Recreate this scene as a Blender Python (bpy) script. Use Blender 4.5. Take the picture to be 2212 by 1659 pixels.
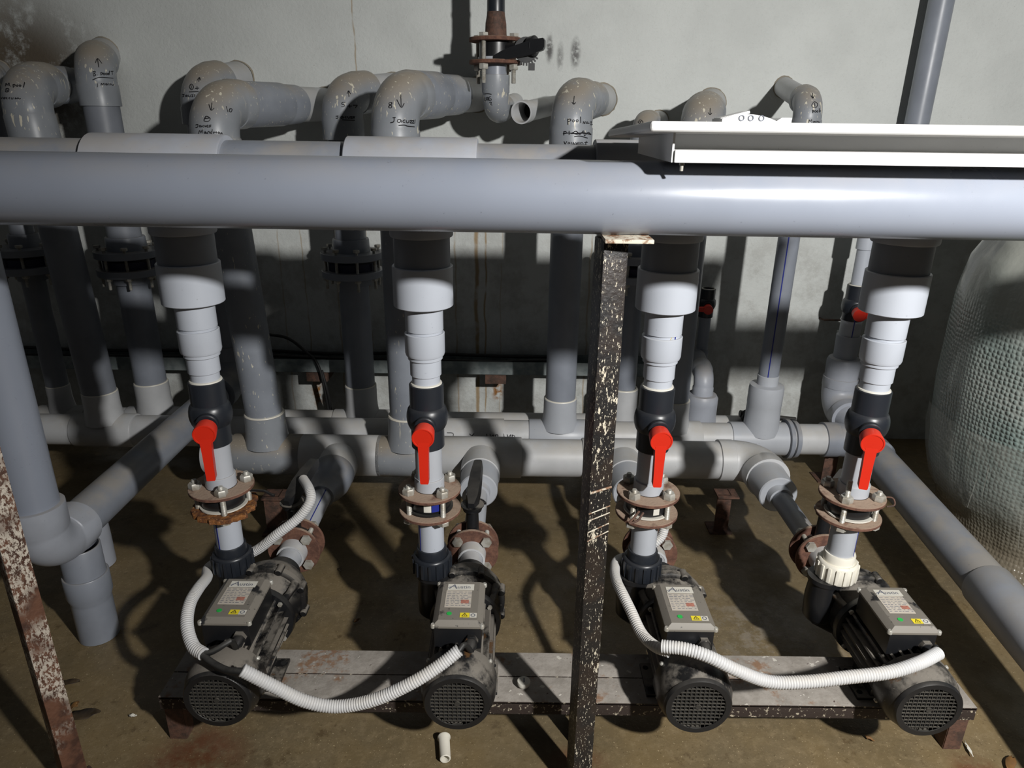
import bpy, bmesh, math, random
from mathutils import Vector, Matrix
from mathutils.bvhtree import BVHTree
import mathutils
random.seed(7)
for o in list(bpy.data.objects): bpy.data.objects.remove(o)
SC = bpy.context.scene; COL = SC.collection

# ------------------------------------------------------------------ camera
F_PX, PITCH, ROLL, CAM_H = 1515.0, math.radians(20.6), math.radians(.77), 1.385
CAM = Vector((0, 0, CAM_H))
_U = Vector((0, math.sin(PITCH), math.cos(PITCH))); _R = Vector((1, 0, 0))
FWD = Vector((0, math.cos(PITCH), -math.sin(PITCH)))
CR = math.cos(ROLL)*_R + math.sin(ROLL)*_U; CU = -math.sin(ROLL)*_R + math.cos(ROLL)*_U
cd = bpy.data.cameras.new('camera'); cam = bpy.data.objects.new('camera', cd); COL.objects.link(cam)
cd.sensor_fit = 'HORIZONTAL'; cd.sensor_width = 36; cd.lens = 36*F_PX/2212; cd.clip_start = .02
m = Matrix((CR, CU, -FWD)).transposed().to_4x4(); m.translation = CAM; cam.matrix_world = m
SC.camera = cam
# ------------------------------------------------------------------ light: one work lamp, right of and behind the camera
ld = bpy.data.lights.new('work_lamp', 'SPOT'); ld.energy = 440; ld.shadow_soft_size = .045; ld.color = (1, .985, .96)
ld.spot_size = math.radians(130); ld.spot_blend = 1.0
lo = bpy.data.objects.new('work_lamp', ld); COL.objects.link(lo); lo.location = (1.25, -.55, 2.03)
lo.rotation_euler = Vector((-.26, 3.3, -1.85)).to_track_quat('-Z', 'Y').to_euler()
W = bpy.data.worlds.new('world'); SC.world = W; W.use_nodes = True
W.node_tree.nodes['Background'].inputs[0].default_value = (.93, .96, 1, 1)
W.node_tree.nodes['Background'].inputs[1].default_value = .029
SC.view_settings.view_transform = 'Standard'; SC.view_settings.look = 'None'
SC.view_settings.gamma = 1; SC.view_settings.use_curve_mapping = False; SC.view_settings.exposure = 0.0

def ray(px, py): return FWD + (px-1106)/F_PX*CR - (py-829.5)/F_PX*CU
def at(px, py, Y=None, z=None):
    d = ray(px, py); t = Y/d.y if Y is not None else (z-CAM_H)/d.z
    return CAM + d*t

# ------------------------------------------------------------------ materials
MATS = {}
class NT:
    def __init__(s, name):
        s.m = bpy.data.materials.new(name); s.m.use_nodes = True; s.t = s.m.node_tree
        s.b = s.t.nodes['Principled BSDF']; s.co = s.n('ShaderNodeTexCoord').outputs['Object']
        s.geo = s.n('ShaderNodeNewGeometry'); MATS[name] = s.m
        s.pos = s.geo.outputs['Position']
    def n(s, k, **kw):
        x = s.t.nodes.new(k)
        for a, v in kw.items(): setattr(x, a, v)
        return x
    def l(s, a, b): s.t.links.new(a, b)
    def put(s, inp, v):
        if hasattr(v, 'links'): s.l(v, inp)
        else:
            if isinstance(v, (tuple, list)) and len(v) == 3 and inp.type == 'RGBA': v = (*v, 1)
            inp.default_value = v
    def noise(s, scale, detail=3, rough=.55, vec=None, dim=None):
        x = s.n('ShaderNodeTexNoise'); x.inputs['Scale'].default_value = scale
        x.inputs['Detail'].default_value = detail; x.inputs['Roughness'].default_value = rough
        s.l(vec or s.pos, x.inputs['Vector']); return x.outputs['Fac']
    def vmul(s, v, k):
        x = s.n('ShaderNodeVectorMath', operation='MULTIPLY'); s.l(v, x.inputs[0]); x.inputs[1].default_value = k
        return x.outputs[0]
    def ramp(s, v, a, b):
        x = s.n('ShaderNodeMapRange'); x.inputs['From Min'].default_value = a; x.inputs['From Max'].default_value = b
        x.interpolation_type = 'SMOOTHSTEP'; s.l(v, x.inputs['Value']); return x.outputs['Result']
    def mth(s, op, a, b=0.0, c=0.0):
        x = s.n('ShaderNodeMath', operation=op); s.put(x.inputs[0], a); s.put(x.inputs[1], b); s.put(x.inputs[2], c)
        return x.outputs[0]
    def mix(s, f, a, b):
        x = s.n('ShaderNodeMix', data_type='RGBA'); s.put(x.inputs['Factor'], f)
        s.put(x.inputs['A'], a); s.put(x.inputs['B'], b); return x.outputs['Result']
    def sep(s, v):
        x = s.n('ShaderNodeSeparateXYZ'); s.l(v, x.inputs[0]); return x.outputs
    def up(s, a=.25, b=.9): return s.ramp(s.sep(s.geo.outputs['Normal'])['Z'], a, b)
    def bump(s, h, strength=.3, dist=.01):
        x = s.n('ShaderNodeBump'); x.inputs['Strength'].default_value = strength; x.inputs['Distance'].default_value = dist
        s.l(h, x.inputs['Height']); s.l(x.outputs[0], s.b.inputs['Normal'])
    def fin(s, col, rough=.5, metal=0, spec=.5):
        s.put(s.b.inputs['Base Color'], col); s.put(s.b.inputs['Roughness'], rough); s.put(s.b.inputs['Metallic'], metal)
        s.b.inputs['Specular IOR Level'].default_value = spec; return s.m

def pvc(name, col, rough=.33, dust=.5, drips=0, dustcol=(.36, .31, .24), var=.12, dn=(.32, .66)):
    t = NT(name); lo_ = tuple(c*(1-var) for c in col)
    c = t.mix(t.ramp(t.noise(9, 4), .35, .65), col, lo_)
    if dust:
        f = t.mth('MULTIPLY', t.up(.15, .85), t.ramp(t.noise(7, 5, .65), dn[0], dn[1])); f = t.mth('MULTIPLY', f, dust)
        c = t.mix(f, c, dustcol)
    sp = t.ramp(t.noise(150, 2), .71, .78); c = t.mix(t.mth('MULTIPLY', sp, .35), c, tuple(x*.35 for x in col))
    if drips:
        v = t.vmul(t.pos, (1, 1, .25)); d = t.ramp(t.noise(85, 2, .4, v), .69-.05*drips, .71-.05*drips)
        d2 = t.ramp(t.noise(6, 1), .45, .60); d = t.mth('MULTIPLY', d, d2)
        e = t.ramp(t.noise(170, 1, .5, t.vmul(t.pos, (1, 1, .3))), .725, .745); d = t.mth('MAXIMUM', d, t.mth('MULTIPLY', e, .8))
        c = t.mix(d, c, (.62, .58, .47))
    r = t.mth('ADD', rough, t.mth('MULTIPLY', t.noise(14, 4), .18))
    return t.fin(c, r)
GREY = (.232, .252, .292)
pvc('pvc_grey', GREY, .30, .55)
pvc('pvc_header', (.245, .269, .322), .20, .2, 0, (.36, .31, .24), .03)
pvc('pvc_tee', (.345, .365, .41), .35, .45)
pvc('pvc_drips', (.255, .272, .295), .30, .9, .8, (.30, .255, .195), .12, (.20, .5))
pvc('pvc_splash', (.235, .255, .29), .30, .5, .35)
pvc('pvc_dusty', (.49, .497, .505), .36, .6, 0, (.45, .415, .355))
pvc('pvc_dark', (.20, .215, .245), .36, .5)
pvc('pvc_white', (.44, .468, .52), .30, .25, 0, (.42, .39, .34), .04)
pvc('pvc_pale', (.40, .42, .455), .32, .35, 0, (.45, .4, .33), .06)
pvc('cream_plastic', (.74, .71, .62), .35, .3, 0, (.5, .44, .34), .05)
pvc('black_plastic', (.010, .0105, .012), .27, .5, 0, (.085, .078, .068))
pvc('black_gloss', (.016, .019, .025), .25, .12, 0, (.12, .11, .1))
pvc('red_plastic', (.60, .02, .006), .32, .12, 0, (.8, .3, .2), .05)
pvc('conduit_white', (.56, .56, .56), .45, .5, 0, (.55, .5, .42), .06)
pvc('cable_black', (.012, .012, .012), .45, .6, 0, (.10, .095, .085))
pvc('yellow_mark', (.55, .42, .04), .5, 0)
pvc('blue_line', (.01, .02, .22), .4, 0)
pvc('white_metal', (.70, .70, .69), .30, .08, 0, (.6, .57, .52), .03)
pvc('grille', (.035, .033, .029), .5, .6, 0, (.15, .135, .11)); pvc('mortar', (.30, .265, .205), .9, .5, 0, (.36, .32, .26)); pvc('navy', (.004, .006, .035), .4, 0)
pvc('ink', (.006, .006, .008), .5, 0)
pvc('green_dot', (.02, .42, .07), .4, 0); pvc('yellow_label', (.80, .66, .03), .4, 0)
pvc('label_white', (.66, .64, .57), .5, .25, 0, (.42, .38, .31)); pvc('label_cream', (.52, .47, .40), .5, .2, 0, (.4, .36, .3))
pvc('print_grey', (.12, .13, .16), .6, 0); pvc('print_red', (.42, .17, .12), .6, 0)
t = NT('dusty_black')
f = t.mth('MULTIPLY', t.up(.05, .75), t.ramp(t.noise(13, 6, .65), .38, .54))
c = t.mix(f, (.010, .010, .0105), (.165, .148, .125)); c = t.mix(t.ramp(t.noise(14, 4, .6), .64, .70), c, (.10, .052, .022)); c = t.mix(t.ramp(t.noise(160, 3), .70, .74), c, (.25, .23, .2))
t.bump(t.noise(180, 3), .15, .002); t.fin(c, t.mth('ADD', .33, t.mth('MULTIPLY', f, .5)))
t = NT('lid_dusty')
c = t.mix(t.ramp(t.noise(11, 5, .6), .36, .42), (.012, .012, .013), (.185, .168, .142)); c = t.mix(t.ramp(t.noise(120, 3), .66, .72), c, (.05, .045, .04))
t.fin(c, .55)
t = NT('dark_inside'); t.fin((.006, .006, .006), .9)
t = NT('zinc'); c = t.mix(t.ramp(t.noise(45, 3), .4, .7), (.44, .43, .39), (.30, .27, .22)); t.fin(c, .45, .3)
t = NT('galvanised'); c = t.mix(t.ramp(t.noise(26, 4), .35, .65), (.20, .235, .235), (.33, .365, .36)); t.fin(c, .5, .4)
t = NT('rust_flange')
f = t.mth('MULTIPLY', t.up(.4, .95), t.ramp(t.noise(35, 4), .25, .5))
c = t.mix(t.ramp(t.noise(45, 5, .7), .35, .65), (.16, .075, .048), (.085, .038, .026)); c = t.mix(f, c, (.31, .225, .165))
t.bump(t.noise(150, 4), .4, .003); t.fin(c, .85)
t = NT('rust_bright')
c = t.mix(t.ramp(t.noise(60, 5, .7), .35, .62), (.26, .10, .022), (.09, .032, .012)); c = t.mix(t.ramp(t.noise(140, 3), .6, .75), c, (.5, .27, .12))
t.bump(t.noise(90, 5), .7, .006); t.fin(c, .8)
t = NT('rust_dark')
c = t.mix(t.ramp(t.noise(40, 5, .7), .35, .65), (.05, .03, .022), (.12, .06, .04)); t.bump(t.noise(120, 4), .4, .004); t.fin(c, .75)
t = NT('post_black')
v = t.vmul(t.pos, (1, 1, .35)); s1 = t.ramp(t.noise(320, 3, .7, v), .615, .65); s2 = t.ramp(t.noise(8, 4), .42, .66)
big = t.ramp(t.mth('ADD', t.noise(120, 4, .75, v), t.mth('MULTIPLY', s2, .12)), .665, .70)
c = t.mix(t.ramp(t.noise(20, 4), .45, .62), (.010, .009, .009), (.020, .014, .011)); c = t.mix(t.mth('MULTIPLY', t.mth('MAXIMUM', s1, big), .9), c, (.62, .56, .44))
c = t.mix(t.mth('MULTIPLY', t.ramp(t.noise(17, 5, .75), .63, .70), .6), c, (.17, .08, .038))
t.bump(t.noise(110, 4), .3, .003); t.fin(c, .42)
t = NT('post_rust')
w = t.ramp(t.noise(170, 4, .75, t.vmul(t.pos, (1, 1, .5))), .46, .54); bigm = t.ramp(t.noise(9, 3), .40, .58)
c = t.mix(t.ramp(t.noise(30, 4), .4, .65), (.14, .062, .035), (.06, .026, .016)); c = t.mix(t.mth('MULTIPLY', w, bigm), c, (.56, .50, .42))
t.bump(t.noise(120, 4), .4, .004); t.fin(c, .7)
t = NT('plate_dusty')
c = t.mix(t.ramp(t.noise(60, 5, .7), .45, .6), (.62, .57, .46), (.20, .10, .05)); t.fin(c, .7)
t = NT('beam_dusty')
up = t.up(.5, .9)
dusty = t.mix(t.ramp(t.noise(22, 6, .7), .35, .65), (.345, .315, .28), (.255, .23, .20))
dusty = t.mix(t.ramp(t.noise(90, 4, .7), .66, .69), dusty, (.07, .04, .035)); dusty = t.mix(t.ramp(t.noise(60, 2), .69, .71), dusty, (.55, .52, .46))
rst = t.mth('MULTIPLY', t.ramp(t.noise(7, 5, .7), .54, .63), t.ramp(t.noise(50, 4), .4, .55)); dusty = t.mix(t.mth('MULTIPLY', rst, .8), dusty, (.22, .11, .05))
side = t.mix(t.ramp(t.noise(90, 4, .7), .58, .64), (.028, .018, .014), (.42, .37, .28)); c = t.mix(up, side, dusty)
t.bump(t.noise(140, 4), .3, .003); t.fin(c, .75)
# floor: damp brown concrete
t = NT('floor_concrete')
n1 = t.noise(2.2, 6, .6); n2 = t.noise(38, 5, .7)
c = t.mix(t.ramp(n1, .35, .65), (.200, .143, .068), (.138, .105, .058)); c = t.mix(t.mth('MULTIPLY', t.ramp(n2, .45, .72), .55), c, (.27, .205, .115))
c = t.mix(t.ramp(t.noise(190, 3, .6), .645, .70), c, (.46, .37, .22)); c = t.mix(t.mth('MULTIPLY', t.ramp(t.noise(12, 6, .75), .56, .68), .7), c, (.070, .043, .018)); c = t.mix(t.mth('MULTIPLY', t.ramp(t.noise(1.3, 4, .6), .40, .62), .45), c, (.10, .078, .042)); c = t.mix(t.mth('MULTIPLY', t.ramp(t.noise(90, 4, .8), .60, .66), .6), c, (.06, .038, .016))
P = t.sep(t.pos)
def spot(t, P, x, y, r, r2=None, ax=('X', 'Y')):
    dx = t.mth('DIVIDE', t.mth('SUBTRACT', P[ax[0]], x), r); dy = t.mth('DIVIDE', t.mth('SUBTRACT', P[ax[1]], y), r2 or r)
    d = t.mth('SQRT', t.mth('ADD', t.mth('MULTIPLY', dx, dx), t.mth('MULTIPLY', dy, dy)))
    return t.ramp(d, 1.0, .25)
wob = t.ramp(t.noise(14, 5, .7), .30, .60)
for x, y, r in ((-.72, 1.2, .16), (1.08, 1.2, .07), (.16, 1.18, .10), (-.83, 1.03, .1)):
    c = t.mix(t.mth('MULTIPLY', spot(t, P, x, y, r), t.mth('MULTIPLY', wob, .75)), c, (.115, .032, .012))
c = t.mix(t.mth('MULTIPLY', spot(t, P, .78, 1.65, .28, .30), t.mth('MULTIPLY', t.ramp(t.noise(18, 6, .8), .45, .6), .55)), c, (.25, .22, .18))
t.bump(t.noise(95, 5, .7), .30, .004)
t.fin(c, t.mth('ADD', .34, t.mth('MULTIPLY', t.ramp(t.noise(5, 4), .35, .65), .38)))
# wall: rough whitewashed plaster with stains
t = NT('wall_plaster'); P = t.sep(t.pos)
c = t.mix(t.ramp(t.noise(3, 6, .65), .35, .70), (.59, .61, .59), (.53, .548, .53))
lowm = t.ramp(P['Z'], 1.15, .7); c = t.mix(t.mth('MULTIPLY', t.mth('MULTIPLY', lowm, t.ramp(t.noise(5, 6, .75), .42, .62)), .55), c, (.33, .325, .30))
sm = t.mth('MULTIPLY', spot(t, P, -1.95, 1.52, .46, .40, ('X', 'Z')), t.ramp(t.noise(9, 6, .75), .30, .54)); c = t.mix(t.mth('MULTIPLY', sm, .95), c, (.085, .062, .038))
sm = t.mth('MULTIPLY', spot(t, P, -2.25, 1.85, .42, .4, ('X', 'Z')), t.ramp(t.noise(9, 6, .75), .40, .62)); c = t.mix(t.mth('MULTIPLY', sm, .8), c, (.20, .15, .09))
c = t.mix(t.mth('MULTIPLY', t.mth('MULTIPLY', t.ramp(t.noise(150, 4, .7), .64, .69), t.ramp(t.noise(4, 3), .45, .62)), .6), c, (.14, .13, .11))
wx = t.mth('ADD', P['X'], t.mth('MULTIPLY', t.mth('SUBTRACT', t.noise(6, 3), .5), .03))
for px, w_, s_ in ((985, .004, .5), (1030, .009, .85), (1049, .004, .8), (1083, .003, .35), (1272, .004, .5), (660, .003, .5), (610, .003, .4), (797, .003, .6), (730, .004, .5), (1245, .004, .5)):
    x0 = at(px, 620, 3.02).x
    d = t.mth('ABSOLUTE', t.mth('SUBTRACT', wx, x0)); f = t.ramp(d, w_*1.4, w_*.4)
    top = 1.9 if px == 797 else 1.32
    f = t.mth('MULTIPLY', t.mth('MULTIPLY', f, s_), t.mth('MULTIPLY', t.ramp(P['Z'], top, top-.1), t.ramp(t.noise(9, 3), .3, .5)))
    c = t.mix(f, c, (.30, .20, .09))
for px, py, a, b, s_ in ((1187, 105, .016, .055, .85), (1210, 122, .014, .055, .55), (1243, 115, .02, .06, .8)):
    q = at(px, py, 3.02); f = t.mth('MULTIPLY', spot(t, P, q.x, q.z, a*1.3, b*1.2, ('X', 'Z')), t.ramp(t.noise(60, 4), .25, .55)); c = t.mix(t.mth('MULTIPLY', f, s_), c, (.05, .045, .045))
for px, py, r in ((690, 850, .06), (1075, 845, .045)):
    q = at(px, py, 3.02); f = t.mth('MULTIPLY', spot(t, P, q.x, q.z, r*.8, r*1.5, ('X', 'Z')), t.ramp(t.noise(30, 4), .4, .6)); c = t.mix(f, c, (.27, .12, .03))
h = t.mth('ADD', t.noise(55, 5, .65), t.mth('MULTIPLY', t.ramp(t.noise(120, 4), .60, .70), -.6)); t.bump(h, .28, .010); t.fin(c, .8, 0, .25)
# bubble wrap over a pale green vessel
t = NT('bubble_wrap'); P = t.sep(t.co)
ang = t.mth('MULTIPLY', t.mth('ARCTAN2', P['Y'], P['X']), .42); cv = t.n('ShaderNodeCombineXYZ'); t.l(ang, cv.inputs[0]); t.l(P['Z'], cv.inputs[1])
vo = t.n('ShaderNodeTexVoronoi'); vo.inputs['Scale'].default_value = 72; vo.inputs['Randomness'].default_value = .35; t.l(cv.outputs[0], vo.inputs['Vector'])
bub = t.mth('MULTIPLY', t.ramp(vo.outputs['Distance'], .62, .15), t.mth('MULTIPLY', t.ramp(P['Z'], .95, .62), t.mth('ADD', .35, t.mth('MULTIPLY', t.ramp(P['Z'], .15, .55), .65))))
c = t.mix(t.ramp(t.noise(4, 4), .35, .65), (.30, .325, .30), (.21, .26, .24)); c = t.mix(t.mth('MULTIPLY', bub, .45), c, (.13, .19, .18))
c = t.mix(t.mth('MULTIPLY', t.ramp(P['Z'], .40, .10), .85), c, (.15, .115, .075)); c = t.mix(t.mth('MULTIPLY', t.ramp(P['Z'], .82, 1.05), .6), c, (.40, .385, .34))  # brown film low down with its shade painted into the colour; beige plastic above
t.bump(t.mth('ADD', bub, t.mth('MULTIPLY', t.noise(9, 5), .9)), .42, .012); t.fin(c, .22)
t = NT('film'); t.bump(t.noise(22, 5), .7, .02); t.fin(t.mix(t.noise(8, 4), (.42, .41, .36), (.30, .31, .28)), .28); t.b.inputs['Alpha'].default_value = .28
t = NT('leaf_dark'); t.fin(t.mix(t.noise(60, 3), (.03, .022, .014), (.07, .045, .022)), .5)
t = NT('leaf_brown'); t.fin(t.mix(t.noise(60, 3), (.22, .11, .03), (.10, .05, .02)), .6)
M = MATS

# ------------------------------------------------------------------ mesh helpers
def basis(ax):
    ax = Vector(ax).normalized(); a = Vector((0, 0, 1)) if abs(ax.z) < .9 else Vector((1, 0, 0))
    u = ax.cross(a).normalized(); return ax, u, ax.cross(u).normalized()
class MB:
    def __init__(s): s.v = []; s.f = []
    def lathe(s, prof, o, ax=(0, 0, 1), n=32, caps=True, closed=False, wob=None):
        ax, u, w = basis(ax); o = Vector(o); b = len(s.v)
        for i, (t_, r) in enumerate(prof):
            for k in range(n):
                a = 2*math.pi*k/n; rr = r*(wob(a, i) if wob else 1)
                s.v.append(o+ax*t_+u*(rr*math.cos(a))+w*(rr*math.sin(a)))
        m_ = len(prof)
        for i in range(m_ if closed else m_-1):
            for k in range(n):
                p, q = b+i*n, b+((i+1) % m_)*n
                s.f.append((p+k, p+(k+1) % n, q+(k+1) % n, q+k))
        if caps and not closed:
            s.f.append(tuple(b+k for k in range(n))[::-1]); s.f.append(tuple(b+(m_-1)*n+k for k in range(n)))
        return s
    def cyl(s, p, q, r, n=32, ch=0):
        p = Vector(p); q = Vector(q); L = (q-p).length; ch = min(ch, L*.4)
        pr = [(0, r-ch), (ch, r), (L-ch, r), (L, r-ch)] if ch else [(0, r), (L, r)]
        return s.lathe(pr, p, q-p, n)
    def ring(s, p, q, r, ri, n=32, ch=.001):
        p = Vector(p); q = Vector(q); L = (q-p).length
        return s.lathe([(ch, r), (L-ch, r), (L, r-ch), (L, ri), (0, ri), (0, r-ch)], p, q-p, n, closed=True)
    def sweep(s, pts, rs, n=20, caps=True):
        pts = [Vector(p) for p in pts]; b = len(s.v); N = len(pts)
        if not hasattr(rs, '__len__'): rs = [rs]*N
        T = [(pts[min(i+1, N-1)]-pts[max(i-1, 0)]).normalized() for i in range(N)]
        _, u, _w = basis(T[0])
        for i in range(N):
            u = (u-T[i]*u.dot(T[i])).normalized(); w = T[i].cross(u)
            for k in range(n):
                a = 2*math.pi*k/n; s.v.append(pts[i]+u*(rs[i]*math.cos(a))+w*(rs[i]*math.sin(a)))
        for i in range(N-1):
            for k in range(n):
                p, q = b+i*n, b+(i+1)*n; s.f.append((p+k, p+(k+1) % n, q+(k+1) % n, q+k))
        if caps: s.f.append(tuple(b+k for k in range(n))[::-1]); s.f.append(tuple(b+(N-1)*n+k for k in range(n)))
        return s
    def box(s, c, d, mat=None, bev=0):
        bm = bmesh.new(); bmesh.ops.create_cube(bm, size=1)
        for v in bm.verts: v.co = Vector((v.co.x*d[0], v.co.y*d[1], v.co.z*d[2]))
        if bev: bmesh.ops.bevel(bm, geom=bm.edges[:], offset=bev, segments=2, affect='EDGES', profile=.7)
        mm = (mat or Matrix()); b = len(s.v); bm.verts.index_update()
        for v in bm.verts: s.v.append(Vector(c)+mm.to_3x3() @ v.co)
        for f in bm.faces: s.f.append(tuple(b+v.index for v in f.verts))
        bm.free(); return s
    def prism(s, pts, off):
        b = len(s.v); n = len(pts); off = Vector(off)
        for p in pts: s.v.append(Vector(p))
        for p in pts: s.v.append(Vector(p)+off)
        s.f.append(tuple(range(b, b+n))[::-1]); s.f.append(tuple(range(b+n, b+2*n)))
        for k in range(n): s.f.append((b+k, b+(k+1) % n, b+n+(k+1) % n, b+n+k))
        return s
    def hexn(s, o, ax, r, h): 
        return s.lathe([(0, r), (h*.8, r), (h, r*.86)], o, ax, 6)
    def build(s, name, mat, parent=None, ang=38, sharp=False):
        me = bpy.data.meshes.new(name); off = Vector(parent['org']) if parent is not None and 'org' in parent else Vector()
        me.from_pydata([tuple(v-off) for v in s.v], [], s.f); me.materials.append(M[mat])
        bm = bmesh.new(); bm.from_mesh(me); bmesh.ops.recalc_face_normals(bm, faces=bm.faces); bm.to_mesh(me); bm.free()
        if not sharp:
            me.polygons.foreach_set('use_smooth', [True]*len(me.polygons)); me.set_sharp_from_angle(angle=math.radians(ang))
        o = bpy.data.objects.new(name, me); COL.objects.link(o)
        if parent is not None: o.parent = parent
        return o
ORG = {}
def tag(o, label, cat, group=None):
    o['label'] = label; o['category'] = cat
    if group: o['group'] = group
    return o
def thing(name, label, cat, org=(0, 0, 0), group=None):
    o = bpy.data.objects.new(name, None); COL.objects.link(o); o.empty_display_size = .05; o.location = org
    o['org'] = tuple(org); return tag(o, label, cat, group)
def single(o):      # move a lone mesh's origin to its lowest middle
    me = o.data; xs = [v.co for v in me.vertices]
    c = Vector((sum(v.x for v in xs)/len(xs), sum(v.y for v in xs)/len(xs), min(v.z for v in xs)))
    me.transform(Matrix.Translation(-c)); o.location = c; return o
def subpart(mb, name, mat, part, thingroot, **k):
    o = mb.build(name, mat, thingroot, **k); o.parent = part; return o
def arc(P0, C, P1, R, n=12):
    """path P0 -> corner C -> P1 rounded with radius R"""
    P0, C, P1 = Vector(P0), Vector(C), Vector(P1); a = (P0-C).normalized(); b = (P1-C).normalized()
    th = a.angle(b); d = R/math.tan(th/2); A = C+a*d; B = C+b*d; ctr = C+(a+b).normalized()*(R/math.sin(th/2))
    out = []; va, vb = A-ctr, B-ctr; w = va.angle(vb)
    for i in range(n+1):
        t_ = i/n; out.append(ctr+(va*math.sin((1-t_)*w)+vb*math.sin(t_*w))/math.sin(w))
    return out
def elbow(P0, C, P1, r, R, collar, n=32):
    """curved fitting with slightly proud sockets; returns mesh builder and its two ends"""
    pts = arc(P0, C, P1, R, 14); a = (Vector(P0)-pts[0]).normalized(); b = (Vector(P1)-pts[-1]).normalized()
    s0 = pts[0]+a*collar; s1 = pts[-1]+b*collar; k = .0025
    path = [s0, s0-a*.001, pts[0]+a*.004]+pts+[pts[-1]+b*.004, s1-b*.001, s1]
    rs = [r-.002, r+k, r+k]+[r]*len(pts)+[r+k, r+k, r-.002]
    return MB().sweep(path, rs, n), s0, s1
def bez(ps, n=40):
    """Catmull-Rom through points"""
    ps = [Vector(p) for p in ps]; P = [ps[0]*2-ps[1]]+ps+[ps[-1]*2-ps[-2]]; out = []
    for i in range(1, len(P)-2):
        for k in range(n):
            t_ = k/n; a, b, c, d = P[i-1:i+3]
            out.append(.5*((2*b)+(c-a)*t_+(2*a-5*b+4*c-d)*t_*t_+(3*b-a-3*c+d)*t_**3))
    out.append(ps[-1]); return out
def resample(pts, step):
    L = [0]
    for a, b in zip(pts, pts[1:]): L.append(L[-1]+(b-a).length)
    n = max(2, int(L[-1]/step)); out = []; j = 0
    for i in range(n+1):
        d = L[-1]*i/n
        while j < len(L)-2 and L[j+1] < d: j += 1
        f = (d-L[j])/max(1e-9, L[j+1]-L[j]); out.append(pts[j].lerp(pts[j+1], min(1, f)))
    return out
def write_on(objs, strokes, root, org, sc, rad=.0012, name='handwriting', mat='ink'):
    """marker strokes laid onto the surface of the given meshes"""
    mb = MB(); trees = []
    for o in objs:
        off = Vector(root['org']); me = o.data
        trees.append(BVHTree.FromPolygons([v.co+off for v in me.vertices], [tuple(p.vertices) for p in me.polygons]))
    for st in strokes:
        q = [Vector((org[0]+x*sc, org[1]+y*sc, 0)) for x, y in st]; run = []
        if len(q) > 1: q = resample(bez(q, 5) if len(q) > 2 else q, 1.6)
        for p in q:
            d = ray(p.x, p.y).normalized(); best = None
            for tr in trees:
                h = tr.ray_cast(CAM, d)
                if h[0] is not None and (best is None or h[3] < best[3]): best = h
            if best: run.append(best[0]+best[1]*.0003 if best[1].dot(d) < 0 else best[0]-best[1]*.0003)
            elif len(run) > 1: mb.sweep(run, rad*.72, 5); run = []
            else: run = []
        if len(run) > 1: mb.sweep(run, rad*.72, 5)
    if mb.v:
        o = mb.build(name, mat, root); o['kind'] = 'stuff'; return o

# ------------------------------------------------------------------ setting
YW = 3.02
def slab(name, a, b, mat):
    mb = MB(); mb.box([(a[i]+b[i])/2 for i in range(3)], [b[i]-a[i] for i in range(3)]); o = mb.build(name, mat, sharp=True); o['kind'] = 'structure'; return o
slab('wall_back', (-3.2, YW, -.1), (3.4, YW+.15, 3.0), 'wall_plaster')
slab('floor', (-3.2, -1.6, -.1), (3.4, YW, 0), 'floor_concrete')

# ------------------------------------------------------------------ front header pipe and the posts that carry it
YF, ZF, RF = 1.15, 1.273, .057
o = MB().lathe([(0, RF-.006), (0, RF-.001), (.002, RF), (3.698, RF), (3.7, RF-.001), (3.7, RF-.006)], (-1.85, YF, ZF+.003), (1, 0, -.0022), 64).build('header_pipe', 'pvc_header')
tag(single(o), 'thick plain grey pipe running across the whole front at chest height', 'pipe')

def post(x, y, ztop, s, rot, mat, pmat, label, plate, prot=None):
    T = thing('support_post', label, 'post', (x, y, 0)); R_ = Matrix.Rotation(rot, 3, 'Z'); mb = MB(); h = s/2; t_ = .003
    mb.box((x, y, (ztop-.006)/2), (s, s, ztop-.006), R_, .0025); mb.build('tube', mat, T)
    mb = MB(); mb.box((x+plate[2], y+plate[3], ztop-.003), (plate[0], plate[1], .006), R_ if prot is None else Matrix.Rotation(prot, 3, 'Z'), .001); mb.build('top_plate', pmat, T)
    mb = MB(); mb.box((x, y, .003), (s*2, s*2, .006), R_, .001); mb.build('base_plate', 'rust_dark', T)
    return T
pt = at(1331, 560, 1.12); ZPL = ZF-RF
T = post(pt.x-.006, 1.143, ZPL, .0425, math.radians(15), 'post_black', 'plate_dusty', 'scratched black square steel post under the front pipe, right of centre', (.075, .10, .020, -.009), 0)
# paint rings around the black post
R15 = Matrix.Rotation(math.radians(15), 3, 'Z'); pc = Vector((pt.x-.006, 1.143, 0))
for i, (py, tl) in enumerate(((1060, .004), (1103, .006), (1118, .006), (1142, .007), (1160, .008))):
    q = at(1300, py, 1.12); mb = MB()
    mb.sweep([pc+R15 @ Vector((u_, -.0214, 0))+Vector((0, 0, q.z+tl*u_/.02)) for u_ in (-.0205, 0, .0205)], .0012 if i else .0024, 6); mb.build('paint_line', 'plate_dusty', T)
pl = at(78, 1380, 1.12)
post(pl.x, 1.12, ZPL, .042, math.radians(-38), 'post_rust', 'plate_dusty', 'rusty post with flaking white paint at the left edge', (.09, .09, 0, 0))

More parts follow.
